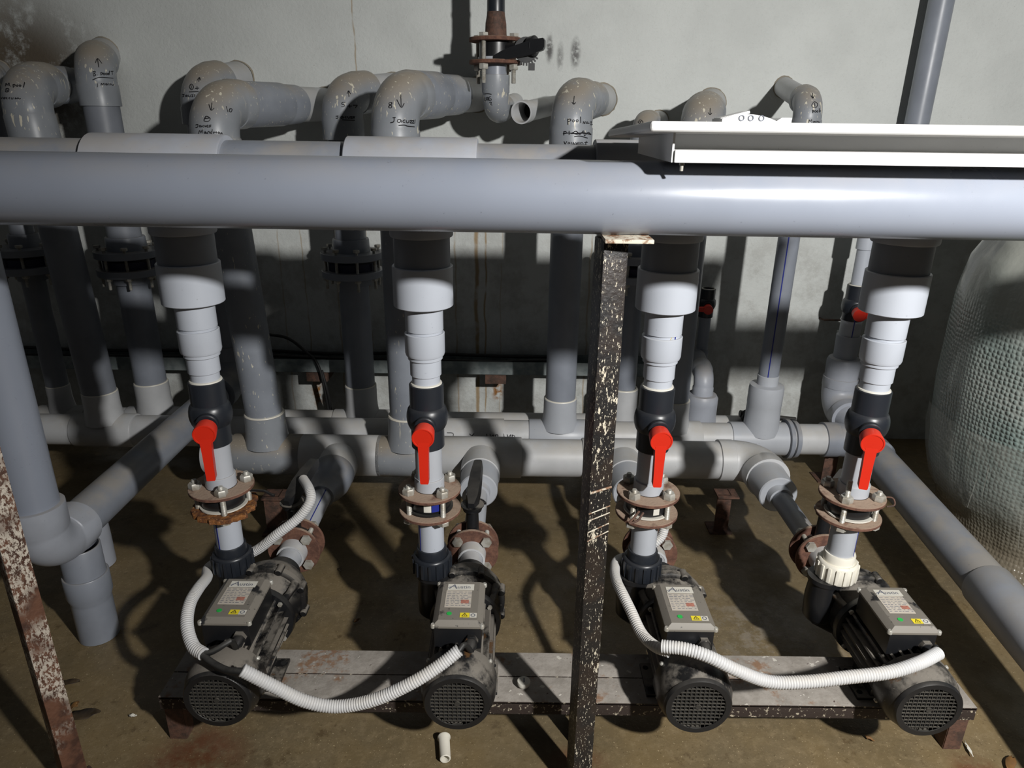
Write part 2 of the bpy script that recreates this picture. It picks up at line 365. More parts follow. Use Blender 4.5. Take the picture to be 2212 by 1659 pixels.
# ------------------------------------------------------------------ rear header with tees and the four discharge risers
XR = (-.700, -.196, .333, .827); YR, ZB, RB = 1.5, 1.283, .0575
SIDE = ('the far left pump', 'the second pump from the left', 'the third pump from the left', 'the far right pump')
T = thing('tee_header', 'grey header pipe with sleeve tees just behind the front pipe', 'pipe', (0, YR, ZB))
xs = [-1.9]+[x for x in XR]+[1.13]
mb = MB(); mb.cyl((-1.168+.075, YR, ZB), (1.01, YR, ZB-.0), RB, 48); mb.build('pipe', 'pvc_grey', T)
mb, _a, _b = elbow((0, YR, ZB), (-1.168, YR, ZB), (-1.168, YR, .5), .0665, .068, .012); mb.build('end_elbow', 'pvc_tee', T)
TX = [(-.985+.02, -.475), (-.435+.05, .062-.12), (.16, .52), (.66, 1.0)]
TX = [(at(197, 300, YR).x, at(489, 300, YR).x), (at(750, 300, YR).x, at(1032, 300, YR).x), (.16, .52), (.66, .98)]
for x, (a, b) in zip(XR, TX):
    mb = MB(); mb.lathe([(0, RB), (0, .0665), (.002, .0685), (b-a-.003, .0685), (b-a, .0665), (b-a, RB)], (a, YR, ZB), (1, 0, 0), 48, caps=False)
    tee = mb.build('tee_sleeve', 'pvc_tee', T)
    mb = MB(); mb.lathe([(0, .066), (-.09, .066), (-.10, .067), (-.126, .067), (-.129, .0655), (-.129, .060)], (x, YR, ZB), (0, 0, 1), 48, caps=False)
    subpart(mb, 'branch_socket', 'pvc_tee', tee, T)
mb = MB(); mb.lathe([(0, .062), (.035, .062), (.04, .058)], (1.0, YR, ZB), (1, 0, 0), 40); mb.build('end_cap', 'pvc_grey', T)

def riser(i, x):
    T = thing('discharge_riser', ('white stepped discharge pipe above '+SIDE[i]), 'pipe', (x, YR, .31), 'discharge risers over the pumps')
    def seg(name, z0, z1, r, mat='pvc_white', ri=None, n=48, lip=.002):
        mb = MB(); ri = ri or r-.006; c = .0015
        mb.lathe([(0, ri), (0, r-c), (c, r), (z1-z0-c, r), (z1-z0, r-c), (z1-z0, ri)], (x, YR, z0), (0, 0, 1), n); return mb.build(name, mat, T)
    seg('upper_pipe', 1.02, 1.165, .0600, 'pvc_dark'); seg('reducer_sleeve', 1.004, 1.092, .0652)
    mb = MB(); mb.lathe([(0, .042), (.056, .042), (.064, .050)], (x, YR, .949), (0, 0, 1), 40); mb.build('bushing', 'pvc_white', T)
    seg('nipple', .88, .955, .039); 
    mb = MB(); mb.lathe([(0, .035), (.004, .0425), (.010, .0445), (.055, .0445), (.0565, .043), (.0565, .0385)], (x, YR, .886), (0, 0, 1), 48); mb.build('coupling', 'pvc_white', T)
    seg('lower_bushing', .842, .888, .0352); seg('inlet_pipe', .80, .845, .0318, 'pvc_white')
    seg('valve_pipe', .555, .675, .0318, 'pvc_pale')
    mb = MB(); mb.ring((x, YR, .552), (x, YR, .582), .0358, .0318, 40); mb.build('flange_hub', 'pvc_pale', T)
    low = seg('lower_pipe', .36, .492, .0318, 'pvc_pale' if i in (2, 3) else 'pvc_white')
    um = 'cream_plastic' if i == 3 else 'black_gloss'
    mb = MB(); mb.lathe([(0, .0318), (0, .0375), (.03, .0375), (.034, .036), (.034, .0322)], (x, YR, .352), (0, 0, 1), 40); mb.build('union_collar', um, T)
    mb = MB(); mb.lathe([(0, .036), (0, .0455), (.003, .0475), (.046, .0475), (.05, .0455), (.052, .042), (.05, .0385)], (x, YR, .312), (0, 0, 1), 48); nut = mb.build('union_nut', um, T)
    for k in range(16):
        a = 2*math.pi*k/16; c_ = Vector((x+.0482*math.cos(a), YR+.0482*math.sin(a), .337))
        subpart(MB().box(c_, (.005, .0075, .04), Matrix.Rotation(a, 3, 'Z'), .001), 'rib', um, nut, T)
    # printed blue line along the pipe
    if i != 2:
        a = {0: -2.05, 1: -2.45, 3: -.78}[i]; c_ = Vector((x+.0318*math.cos(a), YR+.0318*math.sin(a), .42))
        MB().box(c_, (.0012, .0028, .13), Matrix.Rotation(a, 3, 'Z')).build('blue_line', 'blue_line', T)
    if i == 2:
        a = -1.0; c_ = Vector((x+.039*math.cos(a), YR+.039*math.sin(a), .948)); MB().box(c_, (.0012, .003, .02), Matrix.Rotation(a, 3, 'Z')).build('blue_line', 'blue_line', T)
        a = -1.25; c_ = Vector((x+.039*math.cos(a), YR+.039*math.sin(a), .947)); ax_ = Vector((-math.sin(a), math.cos(a), 0)); q = [(-.003, .006), (0, .008), (.003, .005), (-.003, -.006), (.0035, -.006)]
        MB().sweep(bez([c_+ax_*u_+Vector((0, 0, w_)) for u_, w_ in q], 4), .0006, 5).build('printed_two', 'yellow_mark', T)
    return T
HROT = (12, 0, 0, -16)
def ball_valve(x, y, zc, s, rot, label, lever=True, group='red handled ball valves', side=0):
    T = thing('ball_valve', label, 'valve', (x, y, zc-.075*s), group); z = zc
    P = [(-.076, .031), (-.076, .0372), (-.0745, .0385), (-.028, .0385), (-.027, .041), (-.020, .0445), (-.010, .0472), (0, .048), (.010, .0472), (.020, .0445), (.0265, .040), (.027, .0392), (.0795, .0392), (.0815, .0375), (.0815, .0325), (.07, .0325)]
    mb = MB().lathe([(a*s, b*s) for a, b in P], (x, y, z), (0, 0, 1), 48); mb.build('body', 'black_gloss', T)
    MB().lathe([(0, .0318*s), (0, .0362*s), (.003*s, .0352*s), (.004*s, .0318*s)], (x, y, z+.081*s), (0, 0, 1), 36, closed=True).build('glue_ring', 'label_white', T)
    d = Matrix.Rotation(math.radians(rot), 3, 'Z') @ Vector((0, -1, 0)); c = Vector((x, y, z-.002*s)); d = (d+Vector((0, 0, -.10))).normalized()
    mb = MB().lathe([(0, .024*s), (.052*s, .024*s), (.054*s, .022*s)], c, d, 32); mb.build('stem_collar', 'black_gloss', T)
    zc2 = c+Vector((0, 0, -.006*s)); mb = MB().lathe([(.056*s, .021*s), (.058*s, .023*s), (.088*s, .0255*s), (.091*s, .0245*s), (.0912*s, .0218*s), (.0900*s, .0213*s), (.0900*s, .001)], zc2, d, 40); h = mb.build('handle_hub', 'red_plastic', T)
    sx = Matrix.Rotation(math.radians(rot), 3, 'Z') @ Vector((1, 0, 0)); dn = Vector((0, 0, -1))
    if side: sx, dn = Vector((0, 0, 1)), Matrix.Rotation(math.radians(rot), 3, 'Z') @ Vector((-side, 0, 0))
    e = zc2+d*(.070*s); pts = [e+sx*(a*s)+dn*(b*s) for a, b in ((-.0125, .012), (.0125, .012), (.0108, .05), (.0098, .112), (.008, .115), (-.008, .115), (-.0098, .112), (-.0108, .05))]
    mb = MB().prism(pts, d*(.019*s)); subpart(mb, 'lever', 'red_plastic', h, T)
    return T
def disc(mb, o, ax, r, t_, ri=0, n=56, wob=None):
    if ri: return mb.lathe([(.0, ri), (0, r-.0012), (.0012, r), (t_-.0012, r), (t_, r-.0012), (t_, ri)], o, ax, n, closed=True, wob=wob)
    return mb.lathe([(0, r-.0012), (.0012, r), (t_-.0012, r), (t_, r-.0012)], o, ax, n, wob=wob)
def bolt(T, a, b, ax, head, nutlen=.016, r=.0068, hr=.0152):
    """stud from a to b; nut at the b end, head at the a end"""
    ax = Vector(ax).normalized(); mb = MB(); L = (Vector(b)-Vector(a)).length
    pr = []; n = max(4, int(L/.0028))
    for k in range(n): pr += [(L*k/n, r), (L*(k+.5)/n, r*.86)]
    pr.append((L, r*.8)); mb.lathe(pr, a, ax, 12); mb.hexn(Vector(a)-ax*.011, ax, hr, .011); o = mb.build('bolt', 'zinc', T, 30)
    subpart(MB().lathe([(0, hr*.9), (.002, hr), (nutlen-.003, hr), (nutlen, hr*.86)], head, ax, 6), 'nut', 'zinc', o, T); return o
def flange_joint(i, x):
    T = thing('flange_joint', ('bolted rusty flange pair with thin check valve over '+SIDE[i]) if i else 'bolted flange pair with a corroded orange lower plate over the far left pump', 'flange', (x, YR, .49), 'flange joints on the risers')
    disc(MB(), (x, YR, .5435), (0, 0, 1), .0755, .0085, .0365).build('flange', 'rust_flange', T)
    rnd = random.Random(3); ws = [rnd.uniform(.93, 1.05) for _ in range(60)]
    wob = (lambda a, k: ws[int(a/6.2832*56) % 56]*(1.04 if math.sin(a) > -.9 else .95)) if i == 0 else None
    lo_ = (x+(.004 if i == 0 else 0), YR, .489 if i else .486)
    disc(MB(), lo_, (0, 0, 1), .075, .0085 if i else .012, .0322, wob=wob).build('flange', 'rust_bright' if i == 0 else 'rust_flange', T)
    mb = MB().lathe([(0, .049), (.002, .0505), (.03, .0505), (.032, .049)], (x, YR, .505), (0, 0, 1), 40); mb.build('valve_wafer', 'black_plastic', T)
    mb = MB().lathe([(0, .0325), (0, .056), (.0035, .056), (.0035, .0325)], (x, YR, .5005), (0, 0, 1), 40, closed=True); mb.build('gasket', 'label_white' if i != 1 else 'black_plastic', T)
    if i in (1, 2):
        mb = MB(); a0, a1 = (-1.75, -1.40) if i == 1 else (-1.45, -1.15)
        def lab(a0, a1, mat, nm):
            mb = MB(); b = 0; pts = []
            for k in range(7):
                a = a0+(a1-a0)*k/6; mb.v += [Vector((x+.0509*math.cos(a), YR+.0509*math.sin(a), z_)) for z_ in (.511, .531)]
            mb.f = [(2*k, 2*k+2, 2*k+3, 2*k+1) for k in range(6)]; mb.build(nm, mat, T)
        lab(a0, a1, 'label_white', 'maker_label')
        if i == 1: lab(a1+.02, a1+.45, 'blue_line', 'maker_label')
    rot0 = {0: 22, 1: 38, 2: 45, 3: 52}[i]
    for k in range(4):
        a = math.radians(rot0+90*k); p = Vector((x+.058*math.cos(a), YR+.058*math.sin(a), 0)); ex = .034 if (i == 3 and k == 2) else .0
        bolt(T, p+Vector((0, 0, .488)), p+Vector((0, 0, .576+ex)), (0, 0, 1), p+Vector((0, 0, .5522)))
    if i == 0: MB().sweep([(x+.06, YR+.02, .525), (x+.10, YR+.005, .532), (x+.128, YR-.01, .528)], .0035, 8).build('lifting_tab', 'black_plastic', T)
    if i == 2: MB().sweep(bez([(x-.03, YR-.06, .528), (x-.045, YR-.075, .518), (x-.055, YR-.08, .508), (x-.035, YR-.075, .512), (x-.02, YR-.062, .526)], 6), .0028, 8).build('wire_loop', 'rust_dark', T)
    if i == 3: MB().sweep(bez([(x+.07, YR-.01, .547), (x+.088, YR-.02, .55), (x+.09, YR-.03, .537), (x+.072, YR-.03, .532)], 6), .002, 8).build('wire_loop', 'rust_dark', T)
for i, x in enumerate(XR):
    riser(i, x); flange_joint(i, x)
    ball_valve(x, YR, .7395, 1.0, HROT[i], 'black ball valve with red lever above '+SIDE[i], group='ball valves on the discharge risers')

# ------------------------------------------------------------------ pumps
ZP = .23; XP = (-.615, -.107, .403, .890)
def pump():
    T = thing('pump', 'x', 'pump', (0, 0, 0), 'black monoblock pumps on the steel base'); ax = (0, 1, 0); z = ZP; B = .14
    # motor with cooling fins
    mb = MB(); pr = []; nf = 24
    prof2 = []
    for k in range(nf*4):
        a = 2*math.pi*k/(nf*4); q = k % 4; prof2.append((a, .0765 if q in (1, 2) else .0600))
    b = len(mb.v); Ys = (1.205, 1.405)
    for y in Ys:
        for a, r in prof2: mb.v.append(Vector((r*math.cos(a), y, z+r*math.sin(a))))
    n = len(prof2); mb.f.append(tuple(range(n))); mb.f.append(tuple(range(n, 2*n))[::-1])
    for k in range(n): mb.f.append((k, (k+1) % n, n+(k+1) % n, n+k))
    mb.build('motor_body', 'dusty_black', T, 25)
    # fan cover with grille
    mb = MB().lathe([(0, .058), (0, .0685), (.002, .0705), (.010, .0715), (.016, .0745), (.028, .0795), (.036, .0812), (.075, .0822), (.078, .0812), (.078, .07)], (0, 1.148, z), ax, 56, caps=False); fc = mb.build('fan_cover', 'dusty_black', T, 60)
    mb = MB().lathe([(0, .057), (-.001, .0575), (-.001, .0688), (.003, .0715), (.008, .0722)], (0, 1.1475, z), ax, 56, caps=False); subpart(mb, 'rim', 'black_plastic', fc, T)
    mb = MB(); R_ = .0575; st = .0094
    for k in range(-6, 7):
        d = k*st; h = math.sqrt(max(0, R_*R_-d*d))
        if h < .01: continue
        mb.box((0, 1.1495, z+d), (2*h, .003, .0017)); mb.box((d, 1.1500, z), (.0017, .003, 2*h))
    mb.lathe([(0, .006), (.003, .006)], (0, 1.1475, z), ax, 12); mb.build('fan_grille', 'grille', T, sharp=True)['kind'] = 'stuff'
    MB().lathe([(0, .066), (.003, .066)], (0, 1.165, z), ax, 40).build('dark_backing', 'dark_inside', T)  # dark disc behind the grille, standing in for the shade inside the cover
    for a in (35, 145, 215, 325):
        a = math.radians(a); c = Vector((.0805*math.cos(a), 1.222, z+.0805*math.sin(a))); MB().lathe([(0, .005), (.004, .005), (.006, .003)], c, (math.cos(a), 0, math.sin(a)), 10).build('screw', 'zinc', T)
    # end shield, lantern bracket, volute
    mb = MB().lathe([(0, .070), (.002, .086), (.016, .088), (.020, .086), (.022, .07)], (0, 1.402, z), ax, 48); fl = mb.build('motor_flange', 'black_plastic', T)
    for a in (40, 140, 220, 320):
        a = math.radians(a); c = Vector((.079*math.cos(a), 1.396, z+.079*math.sin(a))); subpart(MB().hexn(c, (0, 1, 0), .0062, .006), 'screw', 'zinc', fl, T)
    mb = MB().lathe([(0, .060), (.012, .064), (.028, .075), (.045, .083), (.056, .086)], (0, 1.424, z), ax, 48); mb.build('pump_bracket', 'dusty_black', T)
    mb = MB().lathe([(0, .088), (.004, .0955), (.018, .0965), (.021, .090), (.05, .088), (.064, .080), (.078, .058), (.088, .046)], (0, 1.478, z), ax, 56); vo = mb.build('volute', 'dusty_black', T)
    for k in range(8):
        a = 2*math.pi*(k+.5)/8; c = Vector((.0945*math.cos(a), 1.472, z+.0945*math.sin(a))); subpart(MB().lathe([(0, .007), (.002, .0095), (.030, .0095), (.033, .006)], c, (0, 1, 0), 10), 'lug', 'dusty_black', vo, T)
    # rod between bracket and motor flange
    for a in (35, 145):
        a = math.radians(a); p = Vector((.073*math.cos(a), 1.418, z+.073*math.sin(a))); MB().sweep([p, p+Vector((.012*math.cos(a), .03, .012*math.sin(a))), p+Vector((.016*math.cos(a), .062, .016*math.sin(a)))], [.010, .0085, .012], 12).build('bracket_arm', 'dusty_black', T)
    mb = MB().lathe([(0, .046), (.03, .043), (.036, .046), (.045, .046)], (0, 1.560, z), ax, 40); mb.build('suction_neck', 'black_plastic', T)
    # tangential discharge
    dx = -.086; mb = MB().lathe([(-.045, .032), (-.035, .040), (.02, .042), (.055, .039), (.070, .039), (.072, .044), (.084, .044)], (dx, 1.5, z), (0, 0, 1), 36); mb.build('discharge_neck', 'black_plastic', T)
    MB().sweep([(dx, 1.5, z-.03), (-.05, 1.5, z-.05), (-.02, 1.505, z-.045)], [.034, .036, .04], 20).build('scroll', 'black_plastic', T)
    # foot
    mb = MB(); mb.box((0, 1.315, .1445), (.165, .10, .009), bev=.002); mb.box((-.045, 1.315, .157), (.014, .09, .02)); mb.box((.045, 1.315, .157), (.014, .09, .02)); ft = mb.build('foot', 'dusty_black', T)
    for sx in (-1, 1):
        for sy in (-1, 1): subpart(MB().lathe([(0, .0068), (.0006, .0068)], (sx*.071, 1.315+sy*.034, .149), (0, 0, 1), 14), 'bolt_hole', 'dark_inside', ft, T)
    # terminal box
    bx, y0, y1 = -.005, 1.245, 1.392; yc = (y0+y1)/2; L = y1-y0
    mb = MB(); mb.box((bx, yc, .319), (.104, L, .058), bev=.004); tb = mb.build('terminal_box', 'black_plastic', T)
    mb = MB(); q = [(-.0555, -L/2-.003), (.0555, -L/2-.003), (.0555, L/2+.003), (-.0555, L/2+.003)]; b = 0
    lev = ((.347, 0), (.352, 0), (.3555, .0035), (.363, .013))
    for zz, ins in lev:
        for a_, c_ in q: mb.v.append(Vector((bx+a_-math.copysign(ins, a_), yc+c_-math.copysign(ins*.7, c_), zz)))
    for k in range(3):
        for j in range(4): mb.f.append((4*k+j, 4*k+(j+1) % 4, 4*k+4+(j+1) % 4, 4*k+4+j))
    mb.f += [(3, 2, 1, 0), (12, 13, 14, 15)]; lid = mb.build('lid', 'lid_dusty', T, 20); lid.parent = tb
    for sx in (-1, 1):
        for sy in (-1, 1): subpart(MB().lathe([(0, .0055), (.007, .0055), (.009, .004)], (bx+sx*.0535, yc+sy*(L/2-.001), .347), (0, 0, 1), 12), 'screw', 'zinc', tb, T)
    zl = .3633
    def flat(nm, mat, x0, x1, a, b_, h=.0005, rot=0): return MB().box((bx+(x0+x1)/2, yc+(a+b_)/2, zl+h/2), (abs(x1-x0), abs(b_-a), h)).build(nm, mat, T, sharp=True)
    flat('brand_sticker', 'label_white', -.031, .030, .036, .058); flat('rating_plate', 'label_cream', -.033, .026, -.026, .034)
    flat('warning_sticker', 'yellow_label', .004, .025, -.059, -.044); flat('symbol_sticker', 'label_white', .0255, .041, -.0595, -.0445)
    MB().lathe([(0, .0058), (.0007, .0058)], (bx-.020, yc-.047, zl), (0, 0, 1), 20).build('green_dot', 'green_dot', T)
    # print: brand name with swooping A, rating lines, warning triangle
    def txt(s_, size, x, y, h, nm, mat, sx=1):
        cu = bpy.data.curves.new('t', 'FONT'); cu.body = s_; cu.size = size; cu.extrude = .0002; to = bpy.data.objects.new('t', cu); COL.objects.link(to)
        bpy.context.view_layer.update(); me = bpy.data.meshes.new_from_object(to.evaluated_get(bpy.context.evaluated_depsgraph_get())); bpy.data.objects.remove(to)
        me.transform(Matrix.Diagonal((sx, 1, 1, 1))); me.transform(Matrix.Translation((bx+x, yc+y, h))); me.materials.clear(); me.materials.append(M[mat]); ob = bpy.data.objects.new(nm, me); COL.objects.link(ob); ob.parent = T; return ob
    txt('ustin', .0155, -.009, .0415, zl+.0007, 'brand_name', 'print_grey', 1.05)
    MB().prism([(bx-.0285, yc+.0400, zl+.0006), (bx-.0255, yc+.0400, zl+.0006), (bx-.0165, yc+.0525, zl+.0006), (bx-.0115, yc+.0400, zl+.0006), (bx-.0085, yc+.0400, zl+.0006), (bx-.0150, yc+.0565, zl+.0006)], (0, 0, .0004)).build('brand_letter', 'print_grey', T, sharp=True)
    MB().sweep(bez([(bx-.0295, yc+.0435, zl+.0008), (bx-.023, yc+.047, zl+.0008), (bx-.014, yc+.0465, zl+.0008)], 6), .0007, 5).build('brand_swoosh', 'print_grey', T)
    mb = MB(); rnd = random.Random(5)
    for k in range(9):
        y = yc+.028-k*.006; x0 = -.030
        while x0 < .021:
            w_ = rnd.uniform(.003, .010); mb.box((bx+min(x0+w_/2, .022), y, zl+.0007), (w_, .0013, .0003)); x0 += w_+rnd.uniform(.002, .006)
    mb.build('rating_print', 'print_grey', T, sharp=True)['kind'] = 'stuff'
    MB().box((bx+.012, yc-.006, zl+.0007), (.018, .012, .0003)).build('rating_stamp', 'print_red', T, sharp=True)
    cx, cy = bx+.0145, yc-.0515; mb = MB(); tri = [(cx-.006, cy-.0045), (cx+.006, cy-.0045), (cx, cy+.0055)]
    for k in range(3): mb.sweep([(*tri[k], zl+.0008), (*tri[(k+1) % 3], zl+.0008)], .0006, 5)
    mb.sweep([(cx+.0008, cy+.002, zl+.0008), (cx-.001, cy-.0005, zl+.0008), (cx+.001, cy-.0008, zl+.0008), (cx, cy-.003, zl+.0008)], .0004, 4); mb.build('warning_sign', 'ink', T)
    MB().lathe([(0, .0035), (.0004, .0035), (.0004, .0052), (0, .0052)], (bx+.033, yc-.052, zl+.0005), (0, 0, 1), 20, closed=True).build('earth_symbol', 'print_grey', T)
    # cable gland
    g = Vector((bx+.030, y0, .316)); mb = MB(); mb.lathe([(0, .0155), (.009, .0155), (.010, .014)], g, (0, -1, 0), 6); gl = mb.build('cable_gland', 'dusty_black', T)
    subpart(MB().lathe([(.009, .0125), (.022, .0125), (.028, .008), (.031, .008)], g, (0, -1, -.15), 18), 'gland_nut', 'black_plastic', gl, T)
    return T
def copy_tree(o, parent=None):
    c = o.copy(); COL.objects.link(c); c.parent = parent
    for ch in list(o.children): copy_tree(ch, c)
    return c
p0 = pump(); PL = ('dusty black pump at far left with white conduit looping around its box', 'dusty black pump, second from left, with a white plug on the floor in front', 'dusty black pump just right of the scratched black post', 'dusty black pump at far right under the white union nut')
YAW = (0, 0, 0, 0)
for i, x in enumerate(XP):
    T = p0 if i == 0 else copy_tree(p0)
    T.location = (x, 0, 0); T['label'] = PL[i]
    if 'org' in T: pass

# ------------------------------------------------------------------ steel base frame
T = thing('base_frame', 'low steel base of dusty channels carrying the four pumps', 'frame', (.14, 1.32, 0))
XA, XB = -.80, 1.075
for k, (y0, y1) in enumerate(((1.246, 1.3235), (1.326, 1.405))):
    mb = MB(); mb.box(((XA+XB)/2, (y0+y1)/2, .1365), (XB-XA, y1-y0, .007), bev=.0015)
    yy = y0+.003 if k == 0 else y1-.003; mb.box(((XA+XB)/2, yy, .121), (XB-XA, .006, .034), bev=.001); mb.build('channel', 'beam_dusty', T)
for x in (XA+.02, .17, XB-.02):
    for y in (1.262, 1.388):
        mb = MB(); mb.box((x, y, .0665), (.04, .006, .133), bev=.001); mb.box((x+(.018 if x < 0 else -.018), y+(.017 if y < 1.3 else -.017), .0665), (.006, .035, .133), bev=.001); mb.build('leg', 'rust_dark', T)
    MB().box((x, 1.325, .128), (.04, .125, .008)).build('cross_piece', 'rust_dark', T)

# ------------------------------------------------------------------ suction manifold (front of the floor pipes)
YM, ZM, RM = 2.31, .23, .069
T = thing('suction_manifold', 'dusty pale pipe lying behind the pumps with branches to each pump', 'pipe', (0, YM, ZM-RM))
XE = .895
mb = MB(); mb.cyl((-1.09, YM, ZM), (XE-.13, YM, ZM), RM, 48); mb.build('pipe', 'pvc_dusty', T)
mb = MB().lathe([(0, .05), (.01, .072), (.06, .0735), (.06, RM)], (-1.12, YM, ZM), (1, 0, 0), 40, caps=True); mb.build('end_cap', 'pvc_dusty', T)
def tee(T, x, y, z, r, L, br, bax, bl, mat, flare=1.3, open_r=None):
    k = r+.006; flare = 1+(flare-1)*.45
    mb = MB().lathe([(-L, r), (-L, k-.002), (-L+.003, k), (L-.003, k), (L, k-.002), (L, r)], (x, y, z), (1, 0, 0), 48, caps=False); o = mb.build('tee', mat, T)
    b0 = k*.62; pr = [(b0, br*flare), (b0+.02, br*(1+(flare-1)*.55)), (b0+.045, br*(1+(flare-1)*.18)), (b0+.07, br), (bl-.002, br), (bl, br-.002), (bl, br-.009)]
    mb = MB().lathe(pr, (x, y, z), bax, 40, caps=False); subpart(mb, 'tee_branch', mat, o, T); ax_ = Vector(bax)
    if ax_.z > .5: subpart(MB().lathe([(0, br-.009), (0, br-.001), (.003, br-.0025), (.004, br-.009)], Vector((x, y, z))+ax_*(bl-.001), bax, 40, closed=True), 'glue_line', 'cream_plastic', o, T)
    return o
tee(T, -.885, YM, ZM, RM, .125, .0705, (0, 0, 1), .165, 'pvc_drips', 1.32)
tee(T, -.372, YM, ZM, RM, .115, .0705, (0, 0, 1), .165, 'pvc_drips', 1.32)
for x in XP[:3]: tee(T, x, YM, ZM, RM, .145, .0695, (0, -1, 0), .15, 'pvc_dusty', 1.02)
mb, s0, s1 = elbow((0, YM, ZM), (XE, YM, ZM), (XE, 1.9, ZM), .0735, .085, .055); mb.build('elbow', 'pvc_dusty', T)

# ------------------------------------------------------------------ suction lines and their butterfly valves
def suction(i, x):
    z = ZM; yb = 2.175
    T = thing('suction_pipe', 'short suction pipe with reducer between the manifold and '+SIDE[i], 'pipe', (x, 1.6, z-.03), 'suction pipes')
    mb = MB().lathe([(0, .0315), (2.10-1.757, .0315)], (x, 1.757, z), (0, 1, 0), 36); mb.build('pipe', 'pvc_grey' if i == 3 else 'pvc_pale', T)
    MB().lathe([(0, .0322), (0, .0375), (.028, .0375), (.028, .0322)], (x, 1.7565, z), (0, 1, 0), 36, closed=True).build('flange_hub', 'pvc_pale', T)
    MB().lathe([(0, .0315), (.092, .0315)], (x, 1.606, z), (0, 1, 0), 36).build('pump_pipe', 'pvc_pale', T)
    MB().lathe([(0, .0322), (0, .038), (.035, .0395), (.035, .0322)], (x, 1.664, z), (0, 1, 0), 36, closed=True).build('flange_hub', 'pvc_dusty', T)
    if i == 0: mb = MB().lathe([(0, .0322), (0, .040), (.022, .041), (.06, .058), (.105, .069), (.165, .0715), (.17, .069)], (x, 2.005, z), (0, 1, 0), 44)
    else: mb = MB().lathe([(-.03, .0322), (-.03, .0385), (0, .040), (.0, .060), (.004, .0635), (.06, .0645), (.115, .0665)], (x, 2.055, z), (0, 1, 0), 44)
    mb.build('reducer', 'pvc_grey' if i == 0 else 'pvc_pale', T)
    if i == 0:
        a = .55; c_ = Vector((x+.0315*math.sin(a), 1.90, z+.0315*math.cos(a))); MB().box(c_, (.003, .22, .001), Matrix.Rotation(a, 3, 'Y')).build('blue_line', 'blue_line', T)
    V = thing('butterfly_valve', 'black lever butterfly valve between rusty flanges, behind '+SIDE[i], 'valve', (x, 1.73, z-.075), 'butterfly valves on the suction pipes')
    disc(MB(), (x, 1.699, z), (0, 1, 0), .0745, .009, .0325).build('flange', 'rust_flange', V)
    disc(MB(), (x, 1.748, z), (0, 1, 0), .0745, .009, .0325).build('flange', 'rust_flange', V)
    MB().lathe([(0, .0325), (0, .05), (.002, .053), (.035, .053), (.037, .05), (.037, .0325)], (x, 1.7095, z), (0, 1, 0), 40, closed=True).build('body', 'black_plastic', V)
    for k in range(4):
        a = math.radians(45+90*k); p = Vector((x+.0575*math.cos(a), 0, z+.0575*math.sin(a)))
        bolt(V, p+Vector((0, 1.6985, 0)), p+Vector((0, 1.782, 0)), (0, 1, 0), p+Vector((0, 1.7575, 0)), hr=.0152)
    lr = (14, 4, 0, 38)[i]; tl = math.radians(lr)
    MB().lathe([(0, .019), (.075, .017), (.08, .026), (.086, .028), (.092, .028)], (x, 1.728, z+.045), (0, 0, 1), 24).build('neck', 'black_plastic', V)
    zt = z+.137
    MB().lathe([(0, .030), (.003, .033), (.006, .033)], (x, 1.728, zt), (0, 0, 1), 28).build('index_plate', 'dusty_black', V)
    mb = MB()
    for k in range(9):
        a = math.radians(20+k*11)-tl; mb.box((x+.036*math.cos(a), 1.728+.036*math.sin(a), zt+.003), (.008, .004, .006), Matrix.Rotation(a, 3, 'Z'))
    mb.build('index_teeth', 'black_plastic', V)
    d = Vector((math.sin(tl), math.cos(tl), 0)); s_ = Vector((d.y, -d.x, 0)); o_ = Vector((x, 1.728, zt+.004)); up = Vector((0, 0, 1))
    mb = MB(); secs = ((-.026, .010, .004, .018), (.0, .019, .004, .032), (.035, .021, .018, .048), (.08, .019, .034, .062), (.135, .015, .048, .070), (.146, .010, .052, .068))
    for t_, w_, a, b in secs: mb.v += [o_+d*t_-s_*w_+up*a, o_+d*t_+s_*w_+up*a, o_+d*t_+s_*w_*.8+up*b, o_+d*t_-s_*w_*.8+up*b]
    n = len(secs)
    for k in range(n-1):
        for j in range(4): mb.f.append((4*k+j, 4*k+(j+1) % 4, 4*k+4+(j+1) % 4, 4*k+4+j))
    mb.f += [(3, 2, 1, 0), tuple(4*(n-1)+j for j in range(4))]; mb.build('lever', 'black_plastic', V, 30)
for i, x in enumerate(XP): suction(i, x)

# ------------------------------------------------------------------ middle and rear manifolds
Y2, Z2, R2 = 2.55, .208, .0612
T = thing('middle_manifold', 'dusty grey pipe on the floor behind the suction manifold, with marker writing', 'pipe', (0, Y2, Z2-R2)); T2 = T
X2E = 1.40
mb = MB(); mb.cyl((-2.3, Y2, Z2), (X2E-.1, Y2, Z2), R2, 48); m2p = mb.build('pipe', 'pvc_dusty', T)
XV = dict(vL=-1.613, v3=.190, v4=.632, v5=.989)
for k in ('vL', 'v3', 'v4'): tee(T, XV[k], Y2, Z2, R2, .12, .0645, (0, 0, 1), .165, 'pvc_dusty' if k != 'v3' else 'pvc_pale', 1.35)
mb = MB().lathe([(0, R2), (0, .066), (.24, .066), (.24, R2)], (-.03-.24, Y2, Z2), (1, 0, 0), 40, caps=False); slv = mb.build('sleeve', 'pvc_dusty', T)
write_on([m2p, slv], [[(1310, 202), (1345, 205), (1345, 228)], [(1440, 208), (1470, 235)], [(1468, 206), (1442, 236)], [(1540, 208), (1546, 236)], [(1560, 208), (1565, 226), (1580, 214), (1578, 236)], [(1590, 215), (1600, 234), (1607, 215), (1590, 215)], [(1640, 208), (1645, 236)], [(1660, 212), (1668, 228), (1682, 212), (1680, 236)], [(1690, 214), (1706, 222), (1692, 232), (1690, 214)]], T, (480, 860), .3707, .0022)
